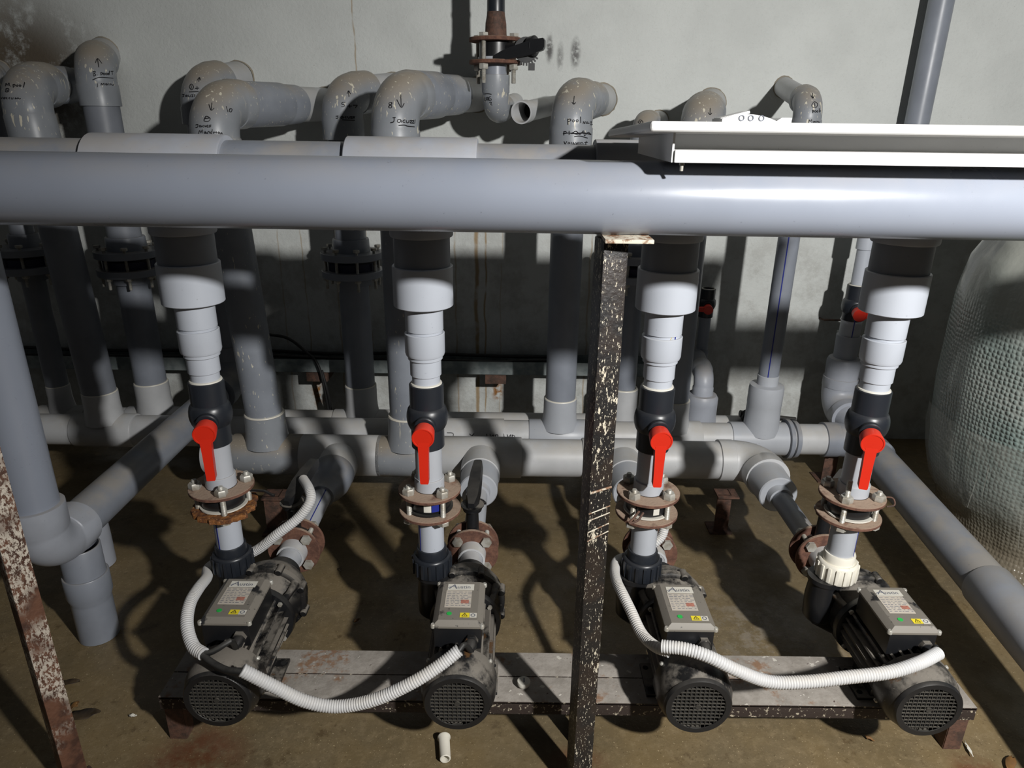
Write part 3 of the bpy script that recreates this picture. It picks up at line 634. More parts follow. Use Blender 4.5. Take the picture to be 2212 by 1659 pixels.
mb = MB().lathe([(-.12, R2), (-.12, .0665), (.10, .0665), (.10, R2)], (XV['v5'], Y2, Z2), (1, 0, 0), 40, caps=False); o = mb.build('tee', 'pvc_pale', T)
mb = MB().lathe([(.03, .070), (.07, .067), (.11, .0655), (.15, .0645), (.153, .0655), (.215, .0655), (.23, .063), (.234, .040), (.27, .040), (.272, .037)], (XV['v5'], Y2, Z2), (0, 0, 1), 40); subpart(mb, 'tee_branch', 'pvc_pale', o, T)
for a, r in ((1.092, .079), (1.118, .074)):
    disc(MB(), (a, Y2, Z2), (1, 0, 0), r, .016, R2).build('flange', 'pvc_grey', T)
mb, s0, s1 = elbow((1.0, Y2, Z2), (X2E, Y2, Z2), (X2E-.06, 2.0, Z2-.0), .067, .09, .06); mb.build('elbow', 'pvc_grey', T)
e2 = s1
# pipe coming forward on the right
T = thing('floor_pipe', 'dusty grey pipe slanting along the floor on the right towards the camera', 'pipe', (1.35, 1.9, .14))
pe = Vector((1.30, 1.50, Z2)); dirv = (pe-e2).normalized()
mb = MB(); mb.cyl(e2-dirv*.04, pe+dirv*1.1, R2, 44); mb.build('pipe', 'pvc_grey', T)
q = at(2150, 1265, z=Z2); q = e2+dirv*((q-e2).dot(dirv))
mb = MB().lathe([(0, R2), (0, .064), (.004, .0665), (.40, .0665), (.40, R2)], q, dirv, 44, caps=False); mb.build('coupling', 'pvc_tee', T)
# rear manifold
Y3, Z3, R3 = 2.72, .172, .058
T = thing('rear_manifold', 'dusty grey pipe nearest the wall, low behind the other floor pipes', 'pipe', (0, Y3, Z3-R3)); T3 = T
mb = MB(); mb.cyl((-2.5, Y3, Z3), (1.02, Y3, Z3), R3, 44); mb.build('pipe', 'pvc_dusty', T)
X3 = dict(vLL=-1.89, vLM=-1.498, v6=-.628, vf4=.467, sm=.792)
tee(T, X3['vLL'], Y3, Z3, R3, .10, .0445, (0, 0, 1), .16, 'pvc_dusty', 1.5)
tee(T, X3['vLM'], Y3, Z3, R3, .12, .0665, (0, 0, 1), .18, 'pvc_dusty', 1.3)
tee(T, X3['v6'], Y3, Z3, R3, .12, .0645, (0, 0, 1), .18, 'pvc_dusty', 1.3)
tee(T, X3['vf4'], Y3, Z3, R3, .11, .056, (0, 0, 1), .18, 'pvc_dusty', 1.3)
mb = MB().lathe([(.02, .075), (.06, .0655), (.12, .0655), (.145, .0655), (.158, .058), (.16, .032)], (X3['sm'], Y3, Z3), (0, 0, 1), 40); mb.build('socket', 'pvc_tee', T)

# ------------------------------------------------------------------ drops from the wall
ZFL = at(765, 562, Y3-.11).z+.02
def drop(name, label, X, Y, r, ztop_px, wall_px, z0, rs=None, mat='pvc_grey', emat='pvc_drips', R=None, collar=.05, texts=(), sleeves=(), wmat='pvc_dusty', lean=0, yw=None):
    rs = rs or r+.010; R = R or rs*1.25
    zt = at(ztop_px[0], ztop_px[1], Y).z; zc = zt-rs; Wp = at(wall_px[0], wall_px[1], YW); top = at(ztop_px[0], ztop_px[1], Y)
    T = thing(name, label, 'pipe', (X, Y, z0))
    C = Vector((X+lean, Y, zc)); Wp = Vector((Wp.x, YW, Wp.z)); P0 = Vector((X, Y, z0))
    mb, s0, s1 = elbow(P0, C, Wp, rs, R, collar, 36); e = mb.build('elbow', emat, T, 50)
    mb = MB(); mb.cyl(P0, s0+(C-P0).normalized()*.02, r, 40); vp = mb.build('drop_pipe', mat, T)
    d = (Wp-s1).normalized(); mb = MB(); mb.cyl(s1-d*.02, Wp, r, 36); hp = mb.build('stub_pipe', wmat, T)
    objs = [e, vp, hp]
    for a, b, rr, sm in sleeves:
        L = (Wp-s1).length; p = s1+d*(L*a); q = s1+d*(L*b); mb = MB(); mb.lathe([(0, r), (0, rr-.002), (.003, rr), ((q-p).length-.004, rr), ((q-p).length, rr-.004), ((q-p).length, r)], p, q-p, 40, caps=False); mb.build('sleeve', sm, T)
    rnd = random.Random(int(abs(X)*1000)); w_ = [rnd.uniform(.98, 1.03) for _ in range(30)]
    mb = MB().lathe([(0, r), (.0, r+.0045), (.003, r+.003), (.006, r)], (Wp.x, YW+.0005, Wp.z), (0, -1, 0), 30, caps=False, wob=lambda a, i: w_[int(a/6.2832*30) % 30] if i == 1 else 1); mb.build('mortar_ring', 'mortar', T, 60)
    for org, sc, st, rad in texts: write_on(objs, st, T, org, sc, rad)
    return T, s0, s1, Wp
CA, SA = (0, 60), 560/2212; CB, SB = (380, 100), 700/2212; CC, SCc = (960, 0), 440/2212; CD, SD = (1200, 120), 600/2212; CE, SE = (1640, 0), 572/2212
tE10 = [[(1808, 640), (1802, 705)], [(1783, 655), (1802, 705), (1828, 685)], [(1740, 790), (1760, 755), (1795, 775), (1775, 800), (1740, 795)], [(1750, 775), (1790, 770)], [(1672, 830), (1690, 825), (1685, 850), (1672, 850)], [(1715, 834), (1703, 834), (1704, 847), (1714, 845), (1718, 834), (1719, 849)], [(1738, 832), (1728, 842), (1740, 848)], [(1748, 832), (1752, 848), (1762, 832), (1763, 848)], [(1768, 832), (1778, 832)], [(1778, 832), (1768, 848)], [(1768, 848), (1780, 848)], [(1784, 832), (1793, 832)], [(1793, 832), (1784, 848)], [(1784, 848), (1795, 846)], [(1800, 826), (1798, 846)], [(1695, 905), (1705, 875), (1715, 895), (1728, 870), (1730, 900)], [(1755, 885), (1743, 892), (1750, 903), (1758, 888), (1763, 905)], [(1772, 905), (1775, 888), (1785, 885), (1792, 903)], [(1812, 866), (1808, 903)], [(1808, 888), (1797, 890), (1798, 903), (1808, 900)], [(1822, 903), (1826, 885), (1836, 900), (1846, 884), (1850, 903)], [(1870, 888), (1860, 893), (1866, 905), (1874, 890), (1878, 907)], [(1885, 908), (1890, 892), (1900, 912)], [(1930, 670), (1945, 720)], [(1962, 690), (1955, 712), (1972, 718), (1980, 695), (1962, 690)]]
drop('elbow_pipe', 'spattered grey elbow marked 10 and Jacuzzi, its pipe dropping behind the far left riser', -.885, YM, .0625, (488, 170), (702, 226), ZM+.13, .0735, 'pvc_splash', 'pvc_drips', .10, .055, [(CA, SA, tE10, .0019)], [(.0, .42, .0725, 'pvc_splash'), (.42, .60, .068, 'pvc_splash')], lean=-.054)
tE8 = [[(1474, 384), (1458, 385), (1456, 396), (1472, 406), (1471, 419), (1456, 420), (1455, 408), (1473, 394), (1474, 384)], [(1535, 330), (1538, 415)], [(1508, 365), (1538, 418), (1558, 390)], [(1480, 488), (1500, 486)], [(1491, 488), (1487, 515), (1465, 522)], [(1534, 500), (1517, 500), (1512, 515), (1528, 520), (1536, 502), (1541, 521)], [(1563, 503), (1550, 508), (1552, 519), (1564, 519)], [(1572, 504), (1575, 521), (1587, 519), (1590, 504), (1593, 521)], [(1597, 507), (1610, 507)], [(1610, 507), (1599, 524)], [(1599, 524), (1612, 524)], [(1613, 507), (1624, 507)], [(1624, 507), (1614, 525)], [(1614, 525), (1626, 525)], [(1632, 500), (1630, 525)], [(1520, 540), (1560, 538), (1580, 545), (1628, 550)]]
drop('elbow_pipe', 'spattered grey elbow marked 8 and Jacuzzi with a thick sleeved pipe to the wall', -.372, YM, .0625, (868, 150), (1030, 205), ZM+.13, .0735, 'pvc_splash', 'pvc_drips', .10, .05, [(CB, SB, tE8, .0021)], [(.0, .3, .0755, 'pvc_splash'), (.3, .62, .069, 'pvc_splash')])
tP2 = [[(1410, 1045), (1402, 1130)], [(1385, 1110), (1402, 1132), (1425, 1115)], [(1340, 1290), (1343, 1355)], [(1341, 1296), (1370, 1294), (1372, 1310), (1343, 1320)], [(1402, 1300), (1390, 1312), (1400, 1326), (1414, 1312), (1402, 1300)], [(1442, 1298), (1430, 1312), (1440, 1326), (1454, 1310), (1442, 1298)], [(1478, 1268), (1480, 1335)], [(1505, 1348), (1508, 1318)], [(1508, 1318), (1525, 1346)], [(1525, 1346), (1530, 1315)], [(1546, 1324), (1540, 1338), (1552, 1344), (1558, 1328), (1546, 1324)], [(1562, 1340), (1572, 1340)], [(1580, 1328), (1598, 1322), (1586, 1355), (1606, 1350)], [(1290, 1450), (1350, 1445), (1400, 1450), (1480, 1445), (1590, 1455)], [(1300, 1425), (1298, 1470)], [(1296, 1430), (1325, 1430), (1320, 1448), (1300, 1450)], [(1355, 1420), (1355, 1465)], [(1380, 1452), (1430, 1425), (1470, 1460), (1510, 1420), (1520, 1475), (1560, 1435), (1590, 1465)], [(1385, 1440), (1440, 1458), (1500, 1440), (1590, 1462)], [(1410, 1485), (1470, 1478), (1555, 1500)], [(1300, 1535), (1312, 1565), (1330, 1535)], [(1356, 1545), (1343, 1550), (1345, 1562), (1356, 1558), (1362, 1545), (1364, 1562)], [(1388, 1545), (1377, 1553), (1390, 1562)], [(1398, 1553), (1410, 1546), (1398, 1556), (1415, 1562)], [(1428, 1545), (1430, 1560), (1445, 1558), (1450, 1543), (1454, 1560)], [(1465, 1562), (1470, 1545), (1482, 1560), (1492, 1545), (1508, 1562)], [(1520, 1550), (1555, 1545)], [(1540, 1530), (1532, 1570)], [(1320, 1580), (1420, 1571), (1550, 1575)]]
drop('elbow_pipe', 'spattered grey elbow marked pool No-2, its pipe dropping left of the black post', XV['v3'], Y2, .0585, (1243, 168), (1300, 215), Z2+.13, .0715, 'pvc_grey', 'pvc_drips', .085, .06, [(CC, SCc, tP2, .0021)], [(.15, .5, .0655, 'pvc_drips')])
tMP = [[(48, 500), (54, 472), (64, 492), (78, 470), (80, 498)], [(92, 498), (96, 499)], [(112, 485), (115, 512)], [(112, 486), (130, 484), (128, 497), (115, 499)], [(145, 487), (138, 495), (148, 502), (155, 492), (145, 487)], [(170, 487), (163, 495), (173, 502), (180, 492), (170, 487)], [(211, 464), (200, 510)], [(52, 520), (76, 520), (72, 545), (50, 547), (48, 525)], [(58, 528), (66, 540)], [(5, 592), (14, 606), (22, 592)], [(40, 594), (32, 600), (40, 608), (48, 594)], [(62, 594), (54, 602), (64, 608)], [(84, 594), (76, 602), (86, 608)], [(98, 594), (100, 608), (112, 606), (114, 594)], [(130, 610), (134, 596), (144, 608), (154, 596), (164, 610), (176, 600)]]
drop('elbow_pipe', 'broad grey elbow marked M.pool vaccum at the top left corner', XV['vL'], Y2, .061, (62, 133), (172, 183), Z2+.13, .0745, 'pvc_dark', 'pvc_drips', .095, .085, [(CA, SA, tMP, .002)], [(.2, .6, .066, 'pvc_dark')], lean=-.045)
tBP = [[(843, 338), (832, 265)], [(815, 300), (832, 262), (870, 305)], [(795, 372), (799, 415)], [(795, 372), (815, 374), (804, 392)], [(804, 392), (820, 402), (800, 414)], [(832, 402), (835, 404)], [(857, 384), (862, 408)], [(857, 385), (872, 381), (872, 393), (861, 398)], [(886, 386), (878, 396), (888, 403), (896, 393), (886, 386)], [(908, 386), (900, 396), (910, 403), (916, 393), (908, 386)], [(934, 368), (930, 402)], [(930, 388), (920, 392), (922, 402), (930, 400)], [(956, 372), (958, 400)], [(945, 373), (965, 371)], [(790, 445), (850, 424), (965, 430)], [(832, 476), (832, 506)], [(862, 492), (866, 472), (876, 490), (886, 471), (892, 491)], [(908, 474), (900, 482), (908, 491), (914, 476), (918, 491)], [(928, 474), (930, 491)], [(940, 490), (945, 476), (955, 490), (970, 486)]]
drop('elbow_pipe', 'dark grey pipe and elbow marked B.pool against the stained wall', X3['vLM'], Y3, .0600, (208, 95), (224, 118), ZFL, .0655, 'pvc_dark', 'pvc_drips', .075, .075, [(CA, SA, tBP, .0019)])
t12 = [[(1697, 460), (1702, 425)], [(1682, 450), (1702, 423), (1712, 450)], [(1615, 506), (1632, 480), (1652, 505), (1635, 530), (1615, 506)], [(1632, 492), (1634, 520)], [(1665, 518), (1700, 515)], [(1682, 500), (1684, 530)], [(1615, 548), (1695, 545)], [(1558, 570), (1575, 568)], [(1568, 570), (1570, 588), (1560, 588)], [(1592, 572), (1584, 580), (1590, 589), (1598, 574), (1600, 588)], [(1610, 572), (1612, 588), (1625, 588), (1627, 572)], [(1635, 572), (1648, 572)], [(1648, 572), (1637, 590)], [(1637, 590), (1650, 588)], [(1655, 572), (1666, 572)], [(1666, 572), (1657, 590)]]
drop('elbow_pipe', 'brown dusted grey elbow half hidden behind the elbow marked 10', -1.168, 2.74, .060, (448, 138), (515, 168), .42, .072, 'pvc_dark', 'pvc_drips', .085, .06, [(CA, SA, t12, .002)], lean=.03)
t57 = [[(1181, 345), (1178, 305)], [(1168, 325), (1178, 303), (1192, 328)], [(1157, 382), (1136, 382)], [(1136, 382), (1133, 396), (1150, 399), (1147, 412), (1130, 412)], [(1170, 408), (1200, 408)], [(1185, 395), (1187, 420)], [(1210, 402), (1238, 402)], [(1238, 402), (1225, 420)], [(1092, 478), (1110, 475)], [(1104, 477), (1106, 492), (1092, 491)], [(1138, 478), (1125, 482), (1128, 492), (1138, 490), (1142, 478), (1144, 493)], [(1162, 478), (1152, 486), (1164, 492)], [(1172, 478), (1176, 492), (1186, 490), (1188, 478)], [(1192, 480), (1203, 480)], [(1203, 480), (1193, 493)], [(1193, 493), (1204, 493)], [(1207, 480), (1213, 480)], [(1213, 480), (1207, 493)], [(1219, 478), (1216, 493)], [(1135, 502), (1220, 505)]]
drop('elbow_pipe', 'spattered grey elbow marked 5 + 7 Jacuzzi above a flanged valve', X3['v6'], Y3, .0590, (757, 158), (850, 192), ZFL, .0725, 'pvc_grey', 'pvc_drips', .085, .075, [(CB, SB, t57, .0021)])
drop('elbow_pipe', 'small dusty elbow marked with a circled 2, just left of the white fixture', X3['vf4'], Y3, .040, (1388, 240), (1422, 262), ZFL, .046, 'pvc_grey', 'pvc_drips', .06, .04, [(CD, SD, [[(658, 530), (675, 512), (697, 530), (680, 550), (658, 530)], [(669, 524), (684, 524), (671, 541), (688, 540)], [(672, 565), (672, 578)]], .0018)])
drop('elbow_pipe', 'wide dusty elbow with a marker arrow rising behind the white fixture', XV['v4'], Y2, .0585, (1512, 203), (1535, 225), Z2+.13, .0715, 'pvc_grey', 'pvc_drips', .085, .06, [(CD, SD, [[(1232, 420), (1230, 470)], [(1215, 455), (1230, 472), (1245, 458)]], .002)])
tM = [[(445, 780), (448, 820)], [(432, 800), (448, 822), (460, 800)], [(438, 878), (460, 850), (487, 870), (475, 898), (445, 895), (438, 878)], [(462, 860), (465, 892)], [(445, 918), (448, 946)], [(445, 922), (458, 924), (448, 936)], [(468, 924), (462, 932), (470, 940), (476, 930), (468, 924)], [(484, 924), (480, 932), (486, 940), (492, 930), (484, 924)], [(500, 905), (501, 940)], [(505, 928), (514, 927)], [(410, 1026), (418, 1000), (425, 1018), (438, 998), (440, 1025)], [(458, 1010), (450, 1018), (458, 1024), (464, 1010), (467, 1024)], [(475, 1008), (474, 1023)], [(482, 1024), (487, 1008), (496, 1022), (508, 1018)]]
T, s0, s1, Wp = drop('elbow_pipe', 'slim grey elbow and pipe with a blue line, marked 1 pool Main', XV['v5'], Y2, .0375, (1752, 190), (1693, 188), Z2+.25, .0465, 'pvc_grey', 'pvc_drips', .06, .045, [(CE, SE, tM, .0018)])
a = math.radians(-112); MB().box((XV['v5']+.0375*math.cos(a), Y2+.0375*math.sin(a), .86), (.001, .004, .80), Matrix.Rotation(a, 3, 'Z')).build('blue_line', 'blue_line', T)
drop('elbow_pipe', 'grey elbow at the left edge, cut off by the frame', X3['vLL'], Y3, .040, (-55, 135), (0, 155), ZFL, .05, 'pvc_dark', 'pvc_drips', .06, .05)

# flanged valves standing in the drops near the wall
def wall_flange(X, Y, zt, zb, r, fr, zbot, label, pm='pvc_grey'):
    T = thing('flanged_valve', label, 'valve', (X, Y, zbot), 'flanged valves in the wall drops')
    z1, z0 = zt, zb
    MB().cyl((X, Y, zbot), (X, Y, z0-.02), r, 36).build('lower_pipe', pm, T)
    MB().lathe([(0, r), (.0, r+.010), (.035, r+.011), (.035, r)], (X, Y, z0-.035), (0, 0, 1), 36, closed=True).build('lower_hub', pm, T)
    disc(MB(), (X, Y, z0), (0, 0, 1), fr, .026, r).build('flange', pm, T)
    MB().lathe([(0, r), (0, fr*.78), (.03, fr*.78), (.03, r)], (X, Y, z0+.026), (0, 0, 1), 36, closed=True).build('valve_wafer', 'navy', T)
    disc(MB(), (X, Y, z1), (0, 0, 1), fr, .026, r).build('flange', pm, T)
    MB().lathe([(0, r), (0, r+.012), (.045, r+.010), (.05, r+.008), (.05, r)], (X, Y, z1+.026), (0, 0, 1), 36, closed=True).build('upper_hub', pm, T)
    for k in range(8):
        a = math.radians(22.5+45*k); p = Vector((X+fr*.86*math.cos(a), Y+fr*.86*math.sin(a), 0))
        bolt(T, p+Vector((0, 0, z1+.035)), p+Vector((0, 0, z0-.045)), (0, 0, -1), p+Vector((0, 0, z0)), .012, .006, .0125)
zf1 = at(765, 562, Y3-.11).z; zf0 = at(765, 607, Y3-.11).z
wall_flange(X3['v6'], Y3, zf1-.012, zf0-.002, .059, .118, Z3+.135, 'grey bolted flange valve under the elbow marked 5 + 7')
wall_flange(X3['vLM'], Y3, zf1-.016, zf0-.006, .0605, .118, Z3+.135, 'grey bolted flange valve left of the far left riser')
wall_flange(X3['vLL'], Y3, zf1-.01, zf0, .042, .118, Z3+.135, 'grey bolted flange valve in the dark at the far left', 'pvc_dark')
wall_flange(X3['vf4'], Y3, zf1-.01, zf0-.004, .045, .105, Z3+.135, 'grey flange valve mostly hidden behind the black post')

# left return: drop, elbow, pipe along the floor, rear elbow, and the pipe stub propping it
XL, YL, ZL, RL = -1.168, 1.5, .353, .0555
T = thing('return_pipe', 'big grey pipe dropping at the left, turning back along the floor through an elbow', 'pipe', (XL, YL, ZL-.07))
mb, s0, s1 = elbow((XL, YL, 1.0), (XL, YL, ZL), (XL, 2.5, ZL), .0635, .068, .068); mb.build('elbow', 'pvc_tee', T)
MB().cyl((XL, YL, s0.z-.03), (XL-.0, YL, _b.z+.02), RL, 44).build('drop_pipe', 'pvc_header', T)
MB().cyl(s1-Vector((0, .03, 0)), (XL, 2.56, ZL), RL, 44).build('floor_run', 'pvc_grey', T)
mb, s0, s1 = elbow((XL, 2.4, ZL), (XL, 2.74, ZL), (XL, 2.74, 1.0), .068, .10, .06); mb.build('rear_elbow', 'pvc_dark', T)
T = thing('pipe_stub', 'upright cut length of grey pipe with a collar standing on the floor', 'pipe', (-1.165, 1.615, 0))
x, y = -1.165, 1.615
MB().lathe([(0, .046), (0, .0515), (.12, .0515), (.127, .0515), (.145, .0575), (.205, .0575), (.207, .0560), (.207, .052)], (x, y, .001), (0, 0, 1), 44, caps=False).build('socket_sleeve', 'pvc_grey', T)
MB().lathe([(0, .0475), (0, .0515), (.123, .0515), (.125, .050), (.125, .0475)], (x, y, .17), (0, 0, 1), 44, closed=True).build('cut_pipe', 'pvc_grey', T)
o = MB().lathe([(0, .0), (.0, .05), (.03, .055), (.14, .055), (.14, .05)], (-1.36, 1.86, .36), (.9, .1, -.35), 36, caps=False).build('pipe_end', 'pvc_grey'); o.data.materials[0] = M['pvc_tee']
bpy.data.objects.remove(o)
o = MB().lathe([(0, .05), (.002, .057), (.10, .057), (.18, .055), (.232, .030), (.245, .004)], (-1.36, 1.95, .0), (0, 0, 1), 36).build('standing_cap', 'pvc_tee'); tag(single(o), 'domed grey pipe cap standing behind the left elbow', 'pipe cap')

# ------------------------------------------------------------------ valve line and pipes against the wall
# small black valve with open top
q = at(1527, 655, 2.93); T = ball_valve(q.x, 2.93, q.z, .78, -8, 'small black ball valve with open top and red lever, by the wall', side=1, group='small ball valves near the wall')
T = thing('valve_tail', 'short grey pipe under the small open-topped ball valve', 'pipe', (q.x, 2.93, .5))
b0 = at(1505, 800, 2.93)
MB().cyl((q.x, 2.93, b0.z+.02), (q.x, 2.93, q.z-.05), .0245, 28).build('pipe', 'pvc_grey', T)
MB().lathe([(0, .0245), (0, .029), (.05, .029), (.05, .0245)], (q.x, 2.93, b0.z+.05), (0, 0, 1), 28, closed=True).build('socket', 'pvc_grey', T)
# little elbow from the wall into the rear manifold
T = thing('corner_elbow', 'small grey elbow stepping from the wall down into the rear manifold', 'pipe', (X3['sm'], Y3, Z3+.16))
w0 = at(1497, 790, YW-.02); C = Vector((X3['sm'], Y3, at(1525, 812, Y3).z)); 
mb, s0, s1 = elbow((X3['sm'], Y3, Z3+.1), C, (w0.x+.0, YW, C.z+.03), .040, .05, .045); mb.build('elbow', 'pvc_tee', T)
MB().cyl((X3['sm'], Y3, Z3+.15), s0+Vector((0, 0, .01)), .0335, 32).build('nipple', 'pvc_grey', T)
MB().cyl(s1-(Vector((w0.x, YW, C.z+.03))-s1).normalized()*.02, (w0.x, YW, C.z+.03), .0345, 32).build('stub_pipe', 'pvc_grey', T)
# right hand valve on the white line
q = at(1846, 660, 2.80); xv = q.x
T = ball_valve(xv, 2.80, q.z, 1.05, -10, 'dusty black ball valve half hidden behind the far right riser', group='small ball valves near the wall', side=-1)
T = thing('valve_line', 'white and grey pipe run behind the far right riser, ending in a big elbow', 'pipe', (xv, 2.8, .2))
MB().cyl((xv+.0, 2.80, q.z+.07), (xv, 2.80, 1.22), .030, 32).build('white_pipe', 'pvc_white', T)
MB().lathe([(0, .030), (0, .036), (.09, .036), (.09, .030)], (xv, 2.80, q.z+.23), (0, 0, 1), 32, closed=True).build('white_socket', 'pvc_white', T)
MB().cyl((xv, 2.80, .44), (xv, 2.80, q.z-.06), .041, 32).build('grey_pipe', 'pvc_pale', T)
MB().lathe([(0, .041), (0, .046), (.10, .048), (.10, .041)], (xv, 2.80, .47), (0, 0, 1), 32, closed=True).build('socket', 'pvc_tee', T)
MB().lathe([(0, .04), (0, .066), (.07, .068), (.085, .062), (.09, .044)], (xv, 2.80, .385), (0, 0, 1), 36).build('reducer', 'pvc_tee', T)
mb, s0, s1 = elbow((xv, 2.80, 1), (xv, 2.80, .255), (xv, 2.2, .235), .068, .09, .045); mb.build('elbow', 'pvc_tee', T); MB().cyl(s1+Vector((0, .02, 0)), (xv+.02, 2.60, .225), .0605, 32).build('outlet_pipe', 'pvc_tee', T)
mb, s0, s1 = elbow((xv, 2.80, 1.0), (xv, 2.80, 1.27), (xv+.03, YW, 1.27), .036, .045, .03); mb.build('top_elbow', 'pvc_white', T); MB().cyl(s1-Vector((0, .01, 0)), (xv+.03, YW, 1.27), .030, 28).build('stub_pipe', 'pvc_white', T)
a = math.radians(-100); MB().box((xv+.041*math.cos(a), 2.80+.041*math.sin(a), .62), (.001, .004, .12), Matrix.Rotation(a, 3, 'Z')).build('blue_line', 'blue_line', T)
# tall pipe at the upper right
a = at(2036, 0, 2.935); b = at(1980, 268, 2.935)
o = MB().cyl((b.x, 2.935, .9), (b.x, 2.935, 2.6), .044, 40).build('vertical_pipe', 'pvc_grey'); tag(single(o), 'plain grey vertical pipe against the wall at upper right', 'pipe')

# ------------------------------------------------------------------ black steel line with the butterfly valve, top centre
YV = 2.67; q = at(1071, 105, YV); xv, zv = q.x, q.z
s_ = (at(1100, 105, YV).x-at(1000, 105, YV).x)/100
T = thing('steel_pipe', 'black painted steel pipe coming down from the top with a flared rusty foot', 'pipe', (xv, YV, zv+.045))
MB().lathe([(.08, .0305), (.13, .0300), (.135, .032), (.145, .032), (.15, .030), (.8, .030)], (xv, YV, zv+.032), (0, 0, 1), 36).build('pipe', 'black_gloss', T)
MB().lathe([(0, .040), (.012, .037), (.045, .0355), (.07, .031), (.082, .0302)], (xv, YV, zv+.032), (0, 0, 1), 36).build('flared_foot', 'rust_dark', T)
V = thing('butterfly_valve', 'rusty flanged valve with black toothed lever at top centre of the wall', 'valve', (xv, YV, zv-.06))
for zz in (zv+.020, zv-.050): disc(MB(), (xv, YV, zz), (0, 0, 1), .092, .012, .031).build('flange', 'rust_flange', V)
MB().lathe([(0, .031), (0, .058), (.058, .058), (.058, .031)], (xv, YV, zv-.038), (0, 0, 1), 36, closed=True).build('body', 'black_plastic', V)
MB().lathe([(0, .031), (0, .062), (.008, .062), (.008, .031)], (xv, YV, zv-.036), (0, 0, 1), 36, closed=True).build('seat_ring', 'pvc_pale', V)
for k in range(4):
    a = math.radians(58+90*k); p = Vector((xv+.074*math.cos(a), YV+.074*math.sin(a), 0)); bolt(V, p+Vector((0, 0, zv+.0325)), p+Vector((0, 0, zv-.112)), (0, 0, -1), p+Vector((0, 0, zv-.051)), .018, .008, .017)
h0 = at(1082, 121, YV-.07); h1 = at(1157, 100, YV-.10)
MB().cyl((xv+.03, YV-.03, zv), (xv+.125, YV-.075, zv+.002), .016, 20).build('stem', 'black_plastic', V)
MB().lathe([(0, .030), (.02, .033), (.022, .03)], (xv+.115, YV-.07, zv+.002), (.8, -.55, 0), 24).build('index_plate', 'black_plastic', V)
d = (h1-h0); mb = MB(); pr = [(-.02, .006), (.0, .013), (.05, .019), (.115, .022), (.15, .018), (.155, .010)]; d.normalize(); sd = Vector((0, 0, 1)); nn = d.cross(sd)
for t_, w_ in pr: mb.v += [h0+d*t_-sd*w_-nn*.010, h0+d*t_+sd*w_-nn*.010, h0+d*t_+sd*w_+nn*.012, h0+d*t_-sd*w_+nn*.012]
for k in range(5):
    for j in range(4): mb.f.append((4*k+j, 4*k+(j+1) % 4, 4*k+4+(j+1) % 4, 4*k+4+j))
mb.f += [(3, 2, 1, 0), (20, 21, 22, 23)]; mb.build('lever', 'black_plastic', V, 30)
qc = at(1136, 108, YV-.06); MB().lathe([(0, .040), (.010, .040)], qc, (0, -1, 0), 28).build('index_quadrant', 'black_plastic', V); mb = MB()
for k in range(7):
    a = math.radians(-112+13*k); mb.box(qc+Vector((.043*math.cos(a), -.005, .043*math.sin(a))), (.012, .010, .0055), Matrix.Rotation(-a, 3, 'Y'))
mb.build('index_teeth', 'black_plastic', V)['kind'] = 'stuff'
MB().box(qc+Vector((.020, -.005, -.052)), (.022, .012, .022)).build('stop_screw', 'black_plastic', V)
T = thing('gauge_elbow', 'grey pipe and elbow below the rusty valve at top centre, turning into the wall', 'pipe', (xv, YV, zv-.3))
C = Vector((xv, YV, at(1075, 238, YV).z)); wq = at(1112, 222, YW)
mb, s0, s1 = elbow((xv, YV, zv), C, (wq.x, YW, wq.z), .046, .05, .06); e = mb.build('elbow', 'pvc_drips', T)
MB().cyl((xv, YV, s0.z-.02), (xv, YV, zv-.050), .0385, 32).build('pipe', 'pvc_grey', T)
MB().cyl(s1-(Vector((wq.x, YW, wq.z))-s1).normalized()*.02, (wq.x, YW, wq.z), .036, 32).build('stub_pipe', 'pvc_dusty', T)
write_on([e], [[(440, 1020), (475, 1018), (512, 1024)], [(508, 1052), (488, 1052), (488, 1090), (508, 1090), (508, 1072), (498, 1072)], [(475, 1052), (475, 1092)], [(475, 1055), (458, 1058), (462, 1075), (475, 1075)], [(462, 1075), (452, 1092)], [(442, 1058), (440, 1095)], [(490, 1112), (512, 1108), (505, 1135), (520, 1140)]], T, CC, SCc, .0018)
# open pipe beside it
T = thing('open_pipe', 'short open ended grey pipe sticking out of the wall at top centre', 'pipe', (0, 2.7, 1.3))
a = at(1126, 243, 2.66); b = at(1195, 228, YW); d = (b-a); L = d.length
MB().lathe([(0, .034), (0, .039), (.05, .0395), (.052, .036), (L, .036), (L, .031), (.01, .031)], a, d, 36, closed=True).build('pipe', 'pvc_dusty', T)
MB().lathe([(.12, .0309), (.121, .0309)], a, d, 24).build('inner_shadow_plug', 'dark_inside', T)

